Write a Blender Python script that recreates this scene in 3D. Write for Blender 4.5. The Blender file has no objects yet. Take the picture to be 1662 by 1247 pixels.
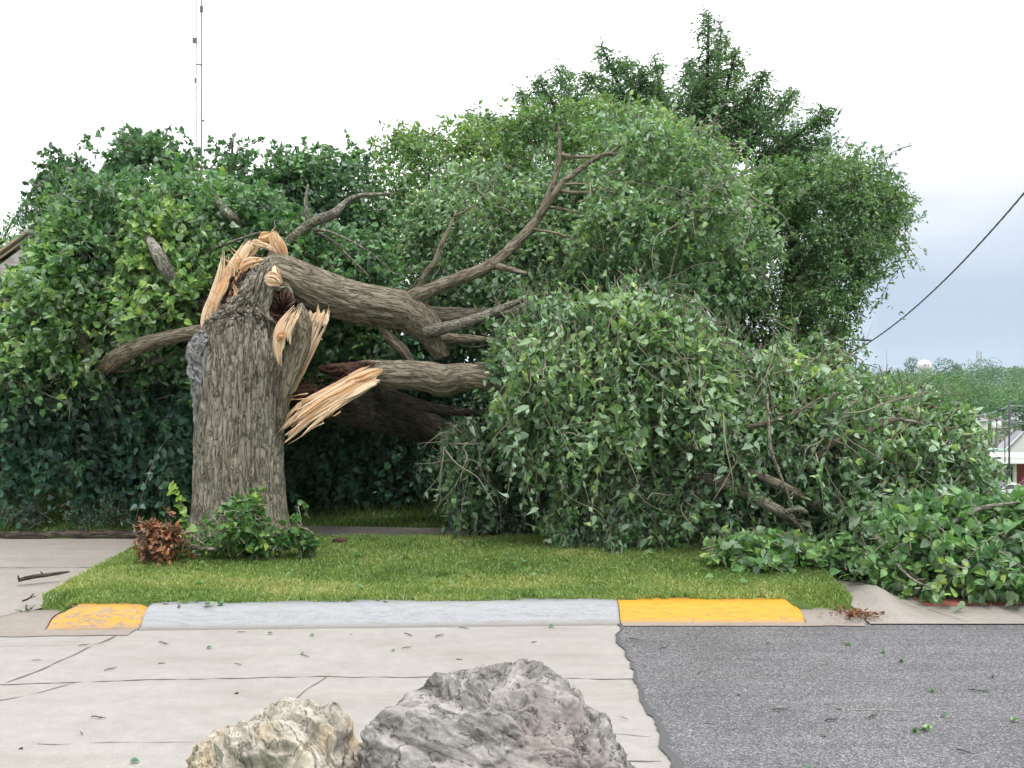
import bpy, math, random
import numpy as np
from mathutils import Vector

S = bpy.context.scene
COL = S.collection
# ---------------------------------------------------------------- camera, sky, sun
F, CX, CY, H = 1500.0, 831.0, 623.5, 1.8
cam_d = bpy.data.cameras.new("camera")
cam = bpy.data.objects.new("camera", cam_d)
COL.objects.link(cam)
cam.location = (0, 0, H)
cam.rotation_euler = (math.radians(90), 0, 0)
cam_d.sensor_width = 36
cam_d.lens = 36 * F / 1662
cam_d.clip_start = 0.05
cam_d.clip_end = 6000
S.camera = cam

SUN_EL, SUN_AZ = math.radians(62), math.radians(150)   # azimuth clockwise from +Y: behind the camera, to the right
w = bpy.data.worlds.new("World")
S.world = w
w.use_nodes = True
nt = w.node_tree
nt.nodes.clear()


def N(nt, kind, ins=None, **props):
    n = nt.nodes.new(kind)
    for k, v in props.items():
        setattr(n, k, v)
    for k, v in (ins or {}).items():
        s = n.inputs[k]
        if isinstance(v, bpy.types.NodeSocket):
            nt.links.new(v, s)
        else:
            s.default_value = v
    return n


def ramp(nt, fac, stops, interp='LINEAR'):
    n = nt.nodes.new('ShaderNodeValToRGB')
    n.color_ramp.interpolation = interp
    e = n.color_ramp.elements
    while len(e) > 1:
        e.remove(e[-1])
    for i, (p, c) in enumerate(stops):
        if not isinstance(c, (tuple, list)):
            c = (c, c, c)
        el = e[0] if i == 0 else e.new(p)
        el.position = p
        el.color = (c[0], c[1], c[2], 1)
    nt.links.new(fac, n.inputs[0])
    return n.outputs[0]


def math_n(nt, op, a, b=None, c=None):
    n = nt.nodes.new('ShaderNodeMath')
    n.operation = op
    for i, v in enumerate((a, b, c)):
        if v is None:
            continue
        if isinstance(v, bpy.types.NodeSocket):
            nt.links.new(v, n.inputs[i])
        else:
            n.inputs[i].default_value = v
    return n.outputs[0]


def mix(nt, f, a, b, mode='MIX'):
    n = nt.nodes.new('ShaderNodeMix')
    n.data_type = 'RGBA'
    n.blend_type = mode
    for s, v in ((n.inputs[0], f), (n.inputs[6], a), (n.inputs[7], b)):
        if isinstance(v, bpy.types.NodeSocket):
            nt.links.new(v, s)
        elif isinstance(v, (int, float)):
            s.default_value = v
        else:
            s.default_value = (v[0], v[1], v[2], 1)
    return n.outputs[2]


sky = N(nt, 'ShaderNodeTexSky', sky_type='NISHITA', sun_disc=False, sun_elevation=SUN_EL, sun_rotation=SUN_AZ,
        altitude=300, dust_density=2.0)
tc = N(nt, 'ShaderNodeTexCoord')
sep = N(nt, 'ShaderNodeSeparateXYZ', {0: tc.outputs['Generated']})
mp = N(nt, 'ShaderNodeMapping', {0: tc.outputs['Generated'], 'Scale': (2.2, 2.2, 9.0)})
cn = N(nt, 'ShaderNodeTexNoise', {0: mp.outputs[0], 'Scale': 1.6, 'Detail': 4.0, 'Roughness': 0.5})
# banded overcast, brightest overhead, blue-grey and thinner low on the right
zz = math_n(nt, 'ADD', sep.outputs[2], math_n(nt, 'MULTIPLY', math_n(nt, 'SUBTRACT', cn.outputs[0], 0.5), 0.10))
low = ramp(nt, math_n(nt, 'MULTIPLY', zz, 2.0),
           [(0.0, (3.2, 4.4, 5.4)), (0.10, (3.3, 4.2, 5.3)), (0.22, (3.7, 4.4, 5.4)), (0.31, (4.9, 5.4, 6.2)), (0.40, (7.2, 7.4, 7.7)),
            (0.50, (6.9, 7.8, 8.1)), (0.62, (9.5, 9.8, 10)), (0.8, (13.0, 13.2, 13.4)), (1.0, (13.5, 13.7, 14))])
white = ramp(nt, sep.outputs[2], [(0.0, (10.5, 11.2, 11.8)), (0.1, (13, 13.2, 13.4)), (0.5, (13, 13.2, 13.4)), (1.0, (14, 14.2, 14.5))])
side = ramp(nt, sep.outputs[0], [(0.20, 1.0), (0.37, 0.0)])
cloud = mix(nt, side, low, white)
# unseen low sky behind the viewer, darkened to deepen shade under the crowns
back = ramp(nt, math_n(nt, 'ADD', math_n(nt, 'MULTIPLY', sep.outputs[1], 0.5), 0.5), [(0.30, 1.0), (0.62, 0.0)])
lowz = ramp(nt, sep.outputs[2], [(0.05, 1.0), (0.85, 0.0)])
dark = math_n(nt, 'MULTIPLY', back, lowz)
cloud = mix(nt, math_n(nt, 'MULTIPLY', dark, 0.86), cloud, (2.0, 2.4, 2.8))
cover = mix(nt, 0.95, sky.outputs[0], cloud)
bg = N(nt, 'ShaderNodeBackground', {0: cover, 1: 0.10})
out = N(nt, 'ShaderNodeOutputWorld', {0: bg.outputs[0]})

sun_d = bpy.data.lights.new("sun", 'SUN')
sun_d.energy = 1.5
sun_d.angle = math.radians(14)
sun_d.color = (1.0, 0.97, 0.92)
sun = bpy.data.objects.new("sun", sun_d)
COL.objects.link(sun)
sd = Vector((math.sin(SUN_AZ) * math.cos(SUN_EL), math.cos(SUN_AZ) * math.cos(SUN_EL), math.sin(SUN_EL)))
sun.rotation_euler = sd.to_track_quat('Z', 'Y').to_euler()
sun.location = (0, -10, 30)

S.view_settings.view_transform = 'Standard'
S.view_settings.look = 'None'
S.view_settings.exposure = 0.66
S.view_settings.gamma = 1.0
S.render.engine = 'CYCLES'
S.cycles.max_bounces = 8
S.cycles.diffuse_bounces = 3
S.cycles.transmission_bounces = 4
S.cycles.transparent_max_bounces = 4

# ---------------------------------------------------------------- helpers
rng = np.random.default_rng(7)
_p = np.random.default_rng(3).permutation(256)
PERM = np.concatenate([_p, _p, _p])
GR = np.random.default_rng(5).normal(size=(256, 3))
GR /= np.linalg.norm(GR, axis=1)[:, None]


def perlin(p):
    p = np.asarray(p, float)
    i = np.floor(p).astype(int)
    f = p - i
    i &= 255
    u = f * f * f * (f * (f * 6 - 15) + 10)
    r = 0
    for dx in (0, 1):
        for dy in (0, 1):
            for dz in (0, 1):
                h = PERM[PERM[PERM[i[:, 0] + dx] + i[:, 1] + dy] + i[:, 2] + dz]
                g = (GR[h] * (f - np.array([dx, dy, dz]))).sum(1)
                wx = u[:, 0] if dx else 1 - u[:, 0]
                wy = u[:, 1] if dy else 1 - u[:, 1]
                wz = u[:, 2] if dz else 1 - u[:, 2]
                r = r + g * wx * wy * wz
    return r * 1.5


def fbm(p, o=4, gain=0.5):
    p = np.asarray(p, float)
    r, a = 0, 1.0
    for k in range(o):
        r = r + a * perlin(p * 2 ** k + 17.3 * k)
        a *= gain
    return r


def P(px, py, d):
    return np.array([(px - CX) / F * d, d, H - (py - CY) / F * d])


def nrm(v):
    return v / np.maximum(np.linalg.norm(v, axis=-1, keepdims=True), 1e-9)


def sstep(a, b, x):
    t = np.clip((np.asarray(x, float) - a) / (b - a), 0, 1)
    return t * t * (3 - 2 * t)


class MB:
    """collects vertices, polygons and per-vertex attributes for ONE mesh object"""

    def __init__(self):
        self.V, self.polys, self.mi = [], [], []
        self.vec, self.tint = [], []
        self.n = 0

    def add(self, V, polys, vec=None, tint=None, mi=0):
        V = np.asarray(V, float).reshape(-1, 3)
        self.V.append(V)
        for f in polys:
            f = np.asarray(f, int)
            if f.size:
                self.polys.append(f + self.n)
                self.mi.append(np.full(len(f), mi))
        self.vec.append(V if vec is None else np.asarray(vec, float))
        self.tint.append(np.full(len(V), 0.5) if tint is None else np.broadcast_to(np.asarray(tint, float), (len(V),)))
        self.n += len(V)

    def box(self, c, s, rz=0.0, mi=0, tint=None):
        x, y, z = s[0] / 2, s[1] / 2, s[2] / 2
        v = np.array([[-x, -y, -z], [x, -y, -z], [x, y, -z], [-x, y, -z], [-x, -y, z], [x, -y, z], [x, y, z], [-x, y, z]])
        ca, sa = math.cos(rz), math.sin(rz)
        v = np.c_[v[:, 0] * ca - v[:, 1] * sa, v[:, 0] * sa + v[:, 1] * ca, v[:, 2]] + np.asarray(c)
        self.add(v, [[[0, 3, 2, 1], [4, 5, 6, 7], [0, 1, 5, 4], [1, 2, 6, 5], [2, 3, 7, 6], [3, 0, 4, 7]]], mi=mi, tint=tint)

    def tube(self, path, rad, seg=10, flat=1.0, ref=(0.05, 1, 0.08), ridge=0.0, rk=14.0, cap=True, mi=0, tint=None, jag=0.0, smooth=0, vs=0.16, twist=0):
        path = np.asarray(path, float)
        rad = np.broadcast_to(np.asarray(rad, float), (len(path),)).copy()
        if smooth:
            path, rad = spline(path, rad, smooth)
        n = len(path)
        t = nrm(np.gradient(path, axis=0))
        ref = np.asarray(ref, float)
        if abs((t.mean(0) * ref).sum()) > 0.9:
            ref = np.array([1, 0.1, 0.05])
        b = nrm(np.cross(t, ref))
        m = nrm(np.cross(b, t))
        th = np.linspace(0, 2 * np.pi, seg, endpoint=False)
        s = np.r_[0, np.cumsum(np.linalg.norm(np.diff(path, axis=0), axis=1))]
        off = rng.uniform(0, 50)
        vec = np.stack([np.cos(th)[None] * rad[:, None], np.sin(th)[None] * rad[:, None], np.repeat((s + off)[:, None], seg, 1)], -1)
        rr = np.repeat(rad[:, None], seg, 1)
        if ridge:
            q = vec.reshape(-1, 3) * np.array([rk, rk, rk * vs])
            q = q + 0.35 * np.stack([perlin(q * 0.7 + 9), perlin(q * 0.7 + 31), 0 * q[:, 0]], 1)
            rd = 1 - 2.2 * np.abs(perlin(q))
            rd2 = 1 - 2.0 * np.abs(perlin(q * np.array([2.1, 2.1, 2.6]) + 5))
            rr = rr + ridge * (rd * 0.75 + rd2 * 0.35 - 0.5).reshape(n, seg)
        V = path[:, None] + b[:, None] * (np.cos(th)[None] * rr)[..., None] + m[:, None] * (np.sin(th)[None] * rr * flat)[..., None]
        if jag:
            V[-1] += t[-1] * (rng.uniform(-0.3, 1.0, seg) * jag)[:, None]
        idx = np.arange(n * seg).reshape(n, seg)
        a = idx[:-1]
        q = np.stack([a, np.roll(a, -1, 1), np.roll(idx[1:], -1, 1), idx[1:]], -1).reshape(-1, 4)
        V = V.reshape(-1, 3)
        vecf = vec.reshape(-1, 3)
        polys = [q]
        if cap:
            c0, c1 = len(V), len(V) + 1
            V = np.r_[V, [path[0], path[-1]]]
            vecf = np.r_[vecf, [[0, 0, off], [0, 0, s[-1] + off]]]
            f0 = np.stack([np.full(seg, c0), np.roll(idx[0], -1), idx[0]], -1)
            f1 = np.stack([np.full(seg, c1), idx[-1], np.roll(idx[-1], -1)], -1)
            polys += [f0, f1]
        self.add(V, polys, vecf, tint, mi)

    def build(self, name, mats, parent=None, smooth=True, attrs=True):
        me = bpy.data.meshes.new(name)
        V = np.concatenate(self.V)
        me.vertices.add(len(V))
        me.vertices.foreach_set('co', V.ravel())
        loops = np.concatenate([f.ravel() for f in self.polys])
        tot = np.concatenate([np.full(len(f), f.shape[1]) for f in self.polys])
        me.loops.add(len(loops))
        me.loops.foreach_set('vertex_index', loops)
        me.polygons.add(len(tot))
        me.polygons.foreach_set('loop_start', np.r_[0, np.cumsum(tot)[:-1]])
        me.polygons.foreach_set('loop_total', tot)
        me.polygons.foreach_set('material_index', np.concatenate(self.mi))
        me.polygons.foreach_set('use_smooth', np.full(len(tot), smooth))
        if attrs:
            a = me.attributes.new('grain', 'FLOAT_VECTOR', 'POINT')
            a.data.foreach_set('vector', np.concatenate(self.vec).ravel())
            a = me.attributes.new('tint', 'FLOAT', 'POINT')
            a.data.foreach_set('value', np.concatenate(self.tint))
        me.update()
        me.validate()
        for m in (mats if isinstance(mats, (list, tuple)) else [mats]):
            me.materials.append(m)
        o = bpy.data.objects.new(name, me)
        COL.objects.link(o)
        if parent is not None:
            o.parent = parent
            o.matrix_parent_inverse = Mt(parent)
        return o


def Mt(parent):
    from mathutils import Matrix
    # top-level things stand at their base; their parts sit at the world origin
    return Matrix.Translation(-Vector(parent.location)) if parent.parent is None else Matrix.Identity(4)


def spline(path, rad, k):
    n = len(path)
    A = np.c_[path, rad]
    A = np.r_[[2 * A[0] - A[1]], A, [2 * A[-1] - A[-2]]]
    out = []
    for i in range(n - 1):
        p0, p1, p2, p3 = A[i:i + 4]
        for t in np.arange(k) / k:
            out.append(0.5 * (2 * p1 + (p2 - p0) * t + (2 * p0 - 5 * p1 + 4 * p2 - p3) * t * t + (3 * p1 - p0 - 3 * p2 + p3) * t ** 3))
    out.append(A[-2])
    out = np.array(out)
    return out[:, :3], np.maximum(out[:, 3], 1e-4)


def tag(o, label, cat, group=None):
    o['label'] = label
    o['category'] = cat
    if group:
        o['group'] = group
    return o


def thing(name, loc, label, cat, group=None):
    o = bpy.data.objects.new(name, None)
    COL.objects.link(o)
    o.location = loc
    o.empty_display_size = 0.2
    return tag(o, label, cat, group)


def structure(o):
    o['kind'] = 'structure'
    return o


# ---------------------------------------------------------------- materials
def new_mat(name):
    m = bpy.data.materials.new(name)
    m.use_nodes = True
    nt = m.node_tree
    nt.nodes.clear()
    return m, nt


def finish(nt, color, rough=0.8, bump=None, bstr=0.3, bdist=0.02, spec=0.3, metal=0.0):
    b = N(nt, 'ShaderNodeBsdfPrincipled', {'Roughness': rough, 'Specular IOR Level': spec, 'Metallic': metal})
    if isinstance(color, bpy.types.NodeSocket):
        nt.links.new(color, b.inputs['Base Color'])
    else:
        b.inputs['Base Color'].default_value = (*color, 1)
    if bump is not None:
        bn = N(nt, 'ShaderNodeBump', {'Height': bump, 'Strength': bstr, 'Distance': bdist})
        nt.links.new(bn.outputs[0], b.inputs['Normal'])
    o = N(nt, 'ShaderNodeOutputMaterial', {0: b.outputs[0]})
    return b


def noise(nt, vec, scale, detail=3.0, rough=0.55, dist=0.0):
    return N(nt, 'ShaderNodeTexNoise', {'Vector': vec, 'Scale': scale, 'Detail': detail, 'Roughness': rough, 'Distortion': dist}).outputs[0]


def objco(nt):
    return N(nt, 'ShaderNodeNewGeometry').outputs['Position']


def plain(name, c, rough=0.7, var=0.12, sc=6.0, spec=0.3, metal=0.0, bump=0.0):
    m, nt = new_mat(name)
    p = objco(nt)
    n = noise(nt, p, sc, 4)
    col = mix(nt, n, tuple(x * (1 - var) for x in c), tuple(min(1, x * (1 + var)) for x in c))
    finish(nt, col, rough, n if bump else None, bump, 0.02, spec, metal)
    return m


def leaf_mat(name, stops, under, trans=0.3, rough=0.36, spec=0.5, undermix=0.7):
    m, nt = new_mat(name)
    t = N(nt, 'ShaderNodeAttribute', attribute_name='tint').outputs['Fac']
    g = N(nt, 'ShaderNodeNewGeometry')
    col = ramp(nt, t, stops)
    n = noise(nt, g.outputs['Position'], 26.0, 2)
    col = mix(nt, 1.0, col, ramp(nt, n, [(0.3, 0.8), (0.7, 1.18)]), 'MULTIPLY')
    col2 = mix(nt, math_n(nt, 'MULTIPLY', g.outputs['Backfacing'], undermix), col, under)
    b = N(nt, 'ShaderNodeBsdfPrincipled', {'Base Color': col2, 'Roughness': rough, 'Specular IOR Level': spec})
    tr = N(nt, 'ShaderNodeBsdfTranslucent', {'Color': mix(nt, 1.0, col, (1.15, 1.25, 0.6), 'MULTIPLY')})
    ms = N(nt, 'ShaderNodeMixShader', {0: trans, 1: b.outputs[0], 2: tr.outputs[0]})
    N(nt, 'ShaderNodeOutputMaterial', {0: ms.outputs[0]})
    return m


def bark_mat(name, lo, hi, sc=22.0, zs=0.16, red=None):
    m, nt = new_mat(name)
    v = N(nt, 'ShaderNodeAttribute', attribute_name='grain').outputs['Vector']
    mp = N(nt, 'ShaderNodeMapping', {0: v, 'Scale': (1, 1, zs)})
    r1 = N(nt, 'ShaderNodeTexNoise', {'Vector': mp.outputs[0], 'Scale': sc * 1.1, 'Detail': 3.0, 'Roughness': 0.5, 'Distortion': 0.5}).outputs[0]
    groove = ramp(nt, math_n(nt, 'ABSOLUTE', math_n(nt, 'SUBTRACT', r1, 0.5)), [(0.0, 0.0), (0.05, 0.75), (0.14, 1.0)])
    fine = noise(nt, mp.outputs[0], sc * 4, 5, 0.7)
    speck = noise(nt, v, 90, 3, 0.7)
    big = noise(nt, v, 2.2, 4)
    h = math_n(nt, 'ADD', math_n(nt, 'MULTIPLY', groove, 0.8), math_n(nt, 'ADD', math_n(nt, 'MULTIPLY', fine, 0.5), math_n(nt, 'MULTIPLY', speck, 0.25)))
    col = mix(nt, ramp(nt, math_n(nt, 'ADD', math_n(nt, 'MULTIPLY', fine, 0.75), math_n(nt, 'MULTIPLY', speck, 0.25)), [(0.3, 0.0), (0.68, 1.0)]), lo, hi)
    col = mix(nt, 1.0, col, ramp(nt, groove, [(0.0, 0.5), (1.0, 1.12)]), 'MULTIPLY')
    col = mix(nt, 1.0, col, ramp(nt, big, [(0.3, (0.80, 0.77, 0.73)), (0.7, (1.18, 1.18, 1.12))]), 'MULTIPLY')
    col = mix(nt, ramp(nt, noise(nt, v, 5.0, 5, 0.7), [(0.54, 0.0), (0.72, 0.5)]), col, (0.20, 0.21, 0.14))
    finish(nt, col, 0.92, h, 1.0, 0.014, 0.12)
    return m


def wood_mat(name, stops, sc=30.0, zs=0.06):
    m, nt = new_mat(name)
    v = N(nt, 'ShaderNodeAttribute', attribute_name='grain').outputs['Vector']
    t = N(nt, 'ShaderNodeAttribute', attribute_name='tint').outputs['Fac']
    mp = N(nt, 'ShaderNodeMapping', {0: v, 'Scale': (1, 1, zs)})
    n = noise(nt, mp.outputs[0], sc, 5, 0.65)
    n2 = noise(nt, objco(nt), 7.0, 3)
    f = math_n(nt, 'ADD', math_n(nt, 'MULTIPLY', n, 0.6), math_n(nt, 'MULTIPLY', n2, 0.25))
    f = math_n(nt, 'ADD', f, math_n(nt, 'MULTIPLY', t, 0.3))
    col = ramp(nt, f, stops)
    finish(nt, col, 0.75, n, 1.0, 0.01, 0.2)
    return m


M = {}
M['bark'] = bark_mat('bark', (0.135, 0.12, 0.10), (0.40, 0.37, 0.315), 26.0, 0.19)
M['bark_limb'] = bark_mat('limb_bark', (0.105, 0.09, 0.07), (0.33, 0.285, 0.225), 26.0, 0.16)
M['bark_dark'] = bark_mat('dark_bark', (0.04, 0.034, 0.029), (0.12, 0.10, 0.085), 24.0, 0.2)  # darker bark for some limbs, sticks and the edging
M['bark_young'] = bark_mat('young_bark', (0.12, 0.11, 0.09), (0.33, 0.31, 0.26), 30.0, 0.5)
M['bark_back'] = bark_mat('back_bark', (0.03, 0.028, 0.022), (0.11, 0.10, 0.085), 20.0, 0.3)
M['twig'] = plain('twig', (0.24, 0.215, 0.165), 0.8, 0.35, 9)
M['twig_dark'] = plain('dark_twig', (0.06, 0.052, 0.042), 0.8, 0.3, 9)
M['wood'] = wood_mat('fresh_wood', [(0.26, (0.15, 0.05, 0.025)), (0.36, (0.46, 0.18, 0.075)), (0.47, (0.68, 0.39, 0.20)), (0.60, (0.78, 0.55, 0.35)), (0.85, (0.84, 0.71, 0.55))])
M['wood_grey'] = wood_mat('weathered_wood', [(0.3, (0.05, 0.047, 0.048)), (0.5, (0.17, 0.165, 0.168)), (0.72, (0.40, 0.39, 0.395))], 34, 0.12)
M['rot'] = wood_mat('rotten_wood', [(0.3, (0.018, 0.010, 0.008)), (0.55, (0.06, 0.03, 0.022)), (0.85, (0.17, 0.09, 0.06))], 40, 0.2)
M['linden'] = leaf_mat('linden_leaf', [(0.0, (0.045, 0.120, 0.053)), (0.45, (0.122, 0.268, 0.099)), (0.8, (0.226, 0.407, 0.131)), (1.0, (0.409, 0.575, 0.154))], (0.305, 0.388, 0.306))
M['linden_grey'] = leaf_mat('turned_leaf', [(0.0, (0.044, 0.117, 0.047)), (0.40, (0.136, 0.281, 0.109)), (0.75, (0.246, 0.423, 0.168)), (1.0, (0.468, 0.601, 0.233))], (0.357, 0.492, 0.342), undermix=0.85)
M['linden_dark'] = leaf_mat('dark_shaded_leaf', [(0.0, (0.034, 0.103, 0.065)), (0.5, (0.077, 0.200, 0.108)), (1.0, (0.161, 0.316, 0.157))], (0.183, 0.283, 0.269))  # darker, bluer linden copy: crown shade put in its colour, also for dark shrubs
M['ash'] = leaf_mat('ash_leaf', [(0.0, (0.076, 0.176, 0.070)), (0.5, (0.171, 0.321, 0.108)), (1.0, (0.361, 0.482, 0.137))], (0.228, 0.304, 0.176))
M['elm'] = leaf_mat('elm_leaf', [(0.0, (0.069, 0.164, 0.078)), (0.5, (0.146, 0.289, 0.119)), (1.0, (0.290, 0.443, 0.177))], (0.231, 0.317, 0.209))
M['oak'] = leaf_mat('fine_leaf', [(0.0, (0.058, 0.142, 0.062)), (0.5, (0.140, 0.282, 0.105)), (1.0, (0.340, 0.464, 0.166))], (0.227, 0.282, 0.189))
M['sprout'] = leaf_mat('sprout_leaf', [(0.0, (0.048, 0.144, 0.042)), (0.5, (0.102, 0.240, 0.060)), (1.0, (0.324, 0.480, 0.072))], (0.144, 0.240, 0.108))
M['dead'] = leaf_mat('dead_leaf', [(0.0, (0.09, 0.03, 0.015)), (0.5, (0.26, 0.10, 0.045)), (1.0, (0.42, 0.20, 0.10))], (0.26, 0.14, 0.08), 0.15)
M['grass'] = leaf_mat('grass_blade', [(0.0, (0.088, 0.174, 0.044)), (0.5, (0.254, 0.364, 0.100)), (0.8, (0.401, 0.470, 0.150)), (1.0, (0.649, 0.538, 0.300))], (0.224, 0.325, 0.112), 0.35, undermix=0.2)
M['far_leaf'] = leaf_mat('far_leaf', [(0.0, (0.030, 0.098, 0.042)), (0.5, (0.068, 0.173, 0.068)), (1.0, (0.150, 0.270, 0.090))], (0.090, 0.165, 0.090))


def ground_mat():
    m, nt = new_mat('ground_soil_grass')
    p = objco(nt)
    n = noise(nt, p, 3.0, 5)
    n2 = noise(nt, p, 40.0, 4)
    c = mix(nt, n, (0.045, 0.09, 0.022), (0.10, 0.16, 0.04))
    c = mix(nt, ramp(nt, n2, [(0.5, 0.0), (0.7, 0.8)]), c, (0.10, 0.085, 0.045))
    finish(nt, c, 0.95, n2, 0.6, 0.03, 0.1)
    return m


def concrete_mat(name, base, stain=(0.62, 0.6, 0.56), grain=1.0):
    m, nt = new_mat(name)
    p = objco(nt)
    big = noise(nt, p, 0.9, 5, 0.6)
    mid = noise(nt, p, 9.0, 5, 0.65)
    fine = noise(nt, p, 150.0, 3, 0.7)
    stre = noise(nt, N(nt, 'ShaderNodeMapping', {0: p, 'Scale': (0.8, 3, 1)}).outputs[0], 2.0, 4)
    c = mix(nt, big, tuple(x * 0.88 for x in base), tuple(x * 1.1 for x in base))
    c = mix(nt, 1.0, c, ramp(nt, mid, [(0.3, 0.9), (0.72, 1.06)]), 'MULTIPLY')
    c = mix(nt, 1.0, c, ramp(nt, stre, [(0.3, 0.93), (0.7, 1.04)]), 'MULTIPLY')
    c = mix(nt, 1.0, c, ramp(nt, fine, [(0.28, 1 - 0.28 * grain), (0.5, 1.0), (0.75, 1 + 0.14 * grain)]), 'MULTIPLY')
    dirt = ramp(nt, noise(nt, N(nt, 'ShaderNodeMapping', {0: p, 'Scale': (0.6, 1.5, 1)}).outputs[0], 1.7, 7, 0.68), [(0.50, 0.0), (0.68, 0.55)])
    c = mix(nt, dirt, c, tuple(x * s for x, s in zip(base, (0.74, 0.71, 0.67))))
    spots = ramp(nt, noise(nt, p, 28.0, 2), [(0.70, 0.0), (0.78, 0.5)])
    c = mix(nt, spots, c, tuple(x * s for x, s in zip(base, stain)))
    finish(nt, c, 0.85, fine, 0.35, 0.006, 0.25)
    return m


def asphalt_mat():
    m, nt = new_mat('worn_asphalt')
    p = objco(nt)
    v = N(nt, 'ShaderNodeTexVoronoi', {'Vector': p, 'Scale': 125.0}, feature='F1')
    vc = N(nt, 'ShaderNodeSeparateColor', {0: v.outputs['Color']}).outputs[0]
    big = noise(nt, p, 1.2, 5)
    st = noise(nt, N(nt, 'ShaderNodeMapping', {0: p, 'Scale': (0.35, 5, 1)}).outputs[0], 2.5, 4)
    c = ramp(nt, vc, [(0.0, (0.10, 0.098, 0.104)), (0.5, (0.185, 0.18, 0.19)), (0.86, (0.27, 0.265, 0.275)), (1.0, (0.42, 0.41, 0.42))])
    c = mix(nt, 1.0, c, ramp(nt, v.outputs['Distance'], [(0.0, 1.1), (0.75, 0.6)]), 'MULTIPLY')
    c = mix(nt, 1.0, c, ramp(nt, big, [(0.3, 0.86), (0.7, 1.12)]), 'MULTIPLY')
    c = mix(nt, 1.0, c, ramp(nt, st, [(0.35, 0.9), (0.65, 1.06)]), 'MULTIPLY')
    finish(nt, c, 0.8, math_n(nt, 'SUBTRACT', 1.0, v.outputs['Distance']), 0.6, 0.008, 0.3)
    return m


def paint_mat(name, c, under, wear):
    m, nt = new_mat(name)
    p = objco(nt)
    mp = N(nt, 'ShaderNodeMapping', {0: p, 'Scale': (1, 1.6, 2.5)}).outputs[0]
    n = noise(nt, mp, 14.0, 5, 0.7, 0.6)
    n2 = noise(nt, p, 60.0, 4)
    f = ramp(nt, n, [(wear, 0.0), (wear + 0.03, 1.0)])
    col = mix(nt, n2, tuple(x * 0.85 for x in c), tuple(min(1, x * 1.12) for x in c))
    col = mix(nt, f, col, under)
    sc = ramp(nt, noise(nt, N(nt, 'ShaderNodeMapping', {0: p, 'Scale': (1.2, 5, 9)}).outputs[0], 6.0, 6, 0.7), [(0.48, 0.0), (0.72, 0.6)])
    col = mix(nt, sc, col, tuple(x * 0.6 for x in under))
    col = mix(nt, ramp(nt, N(nt, 'ShaderNodeSeparateXYZ', {0: p}).outputs[2], [(0.008, 0.75), (0.04, 0.0)]), col, (0.22, 0.20, 0.175))
    finish(nt, col, 0.6, n2, 0.3, 0.006, 0.35)
    return m


M['ground'] = ground_mat()
M['concrete'] = concrete_mat('road_concrete', (0.365, 0.345, 0.32), grain=1.5)
M['walk'] = concrete_mat('walk_concrete', (0.335, 0.305, 0.275))
M['gutter'] = concrete_mat('gutter_concrete', (0.30, 0.265, 0.235))
M['kerbgrey'] = paint_mat('kerb_grey_paint', (0.335, 0.343, 0.358), (0.30, 0.295, 0.29), 0.585)
M['yellow_worn'] = paint_mat('kerb_yellow_worn', (0.64, 0.32, 0.05), (0.36, 0.25, 0.15), 0.495)
M['yellow'] = paint_mat('kerb_yellow', (0.66, 0.325, 0.03), (0.40, 0.25, 0.06), 0.585)
M['asphalt'] = asphalt_mat()
M['tar'] = plain('tar', (0.10, 0.097, 0.10), 0.7)
M['crack'] = plain('crack_dirt', (0.15, 0.13, 0.11), 0.95, 0.4, 30)
M['red'] = plain('red_pavers', (0.42, 0.14, 0.12), 0.9, 0.25, 20)
M['soil'] = plain('soil', (0.06, 0.042, 0.03), 1.0, 0.5, 18, bump=0.8)

# ---------------------------------------------------------------- foliage machinery
HEART_V = np.array([[0, 0, 0], [0, .3, -.03], [0, .66, -.02], [0, 1.08, -.16],
                    [-.24, -.1, .05], [-.47, .2, .10], [-.36, .62, .07],
                    [.24, -.1, .05], [.47, .2, .10], [.36, .62, .07]])
HEART_Q = np.array([[0, 1, 5, 4], [1, 2, 6, 5], [0, 7, 8, 1], [1, 8, 9, 2]])
HEART_T = np.array([[2, 3, 6], [2, 9, 3]])
DIA_V = np.array([[0, 0, 0], [.24, .45, .07], [0, 1, -.05], [-.24, .45, .07]])
DIA_T = np.array([[0, 1, 2], [0, 2, 3]])


def leaves(mb, pos, axis, nor, size, tint, kind='heart', curl=0.25, wilt=0.0):
    """place one leaf per row: axis is the midrib direction, nor the upper side"""
    n = len(pos)
    a = nrm(axis)
    nn = nrm(nor - (nor * a).sum(1, keepdims=True) * a)
    b = np.cross(a, nn)
    T = HEART_V if kind == 'heart' else DIA_V
    t = np.repeat(T[None], n, 0)
    c = rng.normal(0, curl, (n, 1))
    t[:, :, 2] = t[:, :, 2] + c * (t[:, :, 1] ** 2) * 0.6 + rng.normal(0, curl, (n, 1)) * np.abs(t[:, :, 0]) * 1.2
    if wilt:
        wf = wilt * rng.uniform(0, 1, (n, 1))
        t[:, :, 2] += np.abs(t[:, :, 0]) * 1.1 * wf
        t[:, :, 0] *= 1 - 0.6 * wf
    t[:, :, 0] *= rng.uniform(0.8, 1.15, (n, 1))
    t = t * np.asarray(size).reshape(-1, 1, 1)
    V = pos[:, None] + t[:, :, :1] * b[:, None] + t[:, :, 1:2] * a[:, None] + t[:, :, 2:] * nn[:, None]
    k = len(T)
    o = (np.arange(n) * k)[:, None, None]
    if kind == 'heart':
        polys = [(HEART_Q[None] + o).reshape(-1, 4), (HEART_T[None] + o).reshape(-1, 3)]
    else:
        polys = [(DIA_T[None] + o).reshape(-1, 3)]
    mb.add(V.reshape(-1, 3), polys, tint=np.repeat(np.clip(tint, 0, 1), k))


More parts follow.
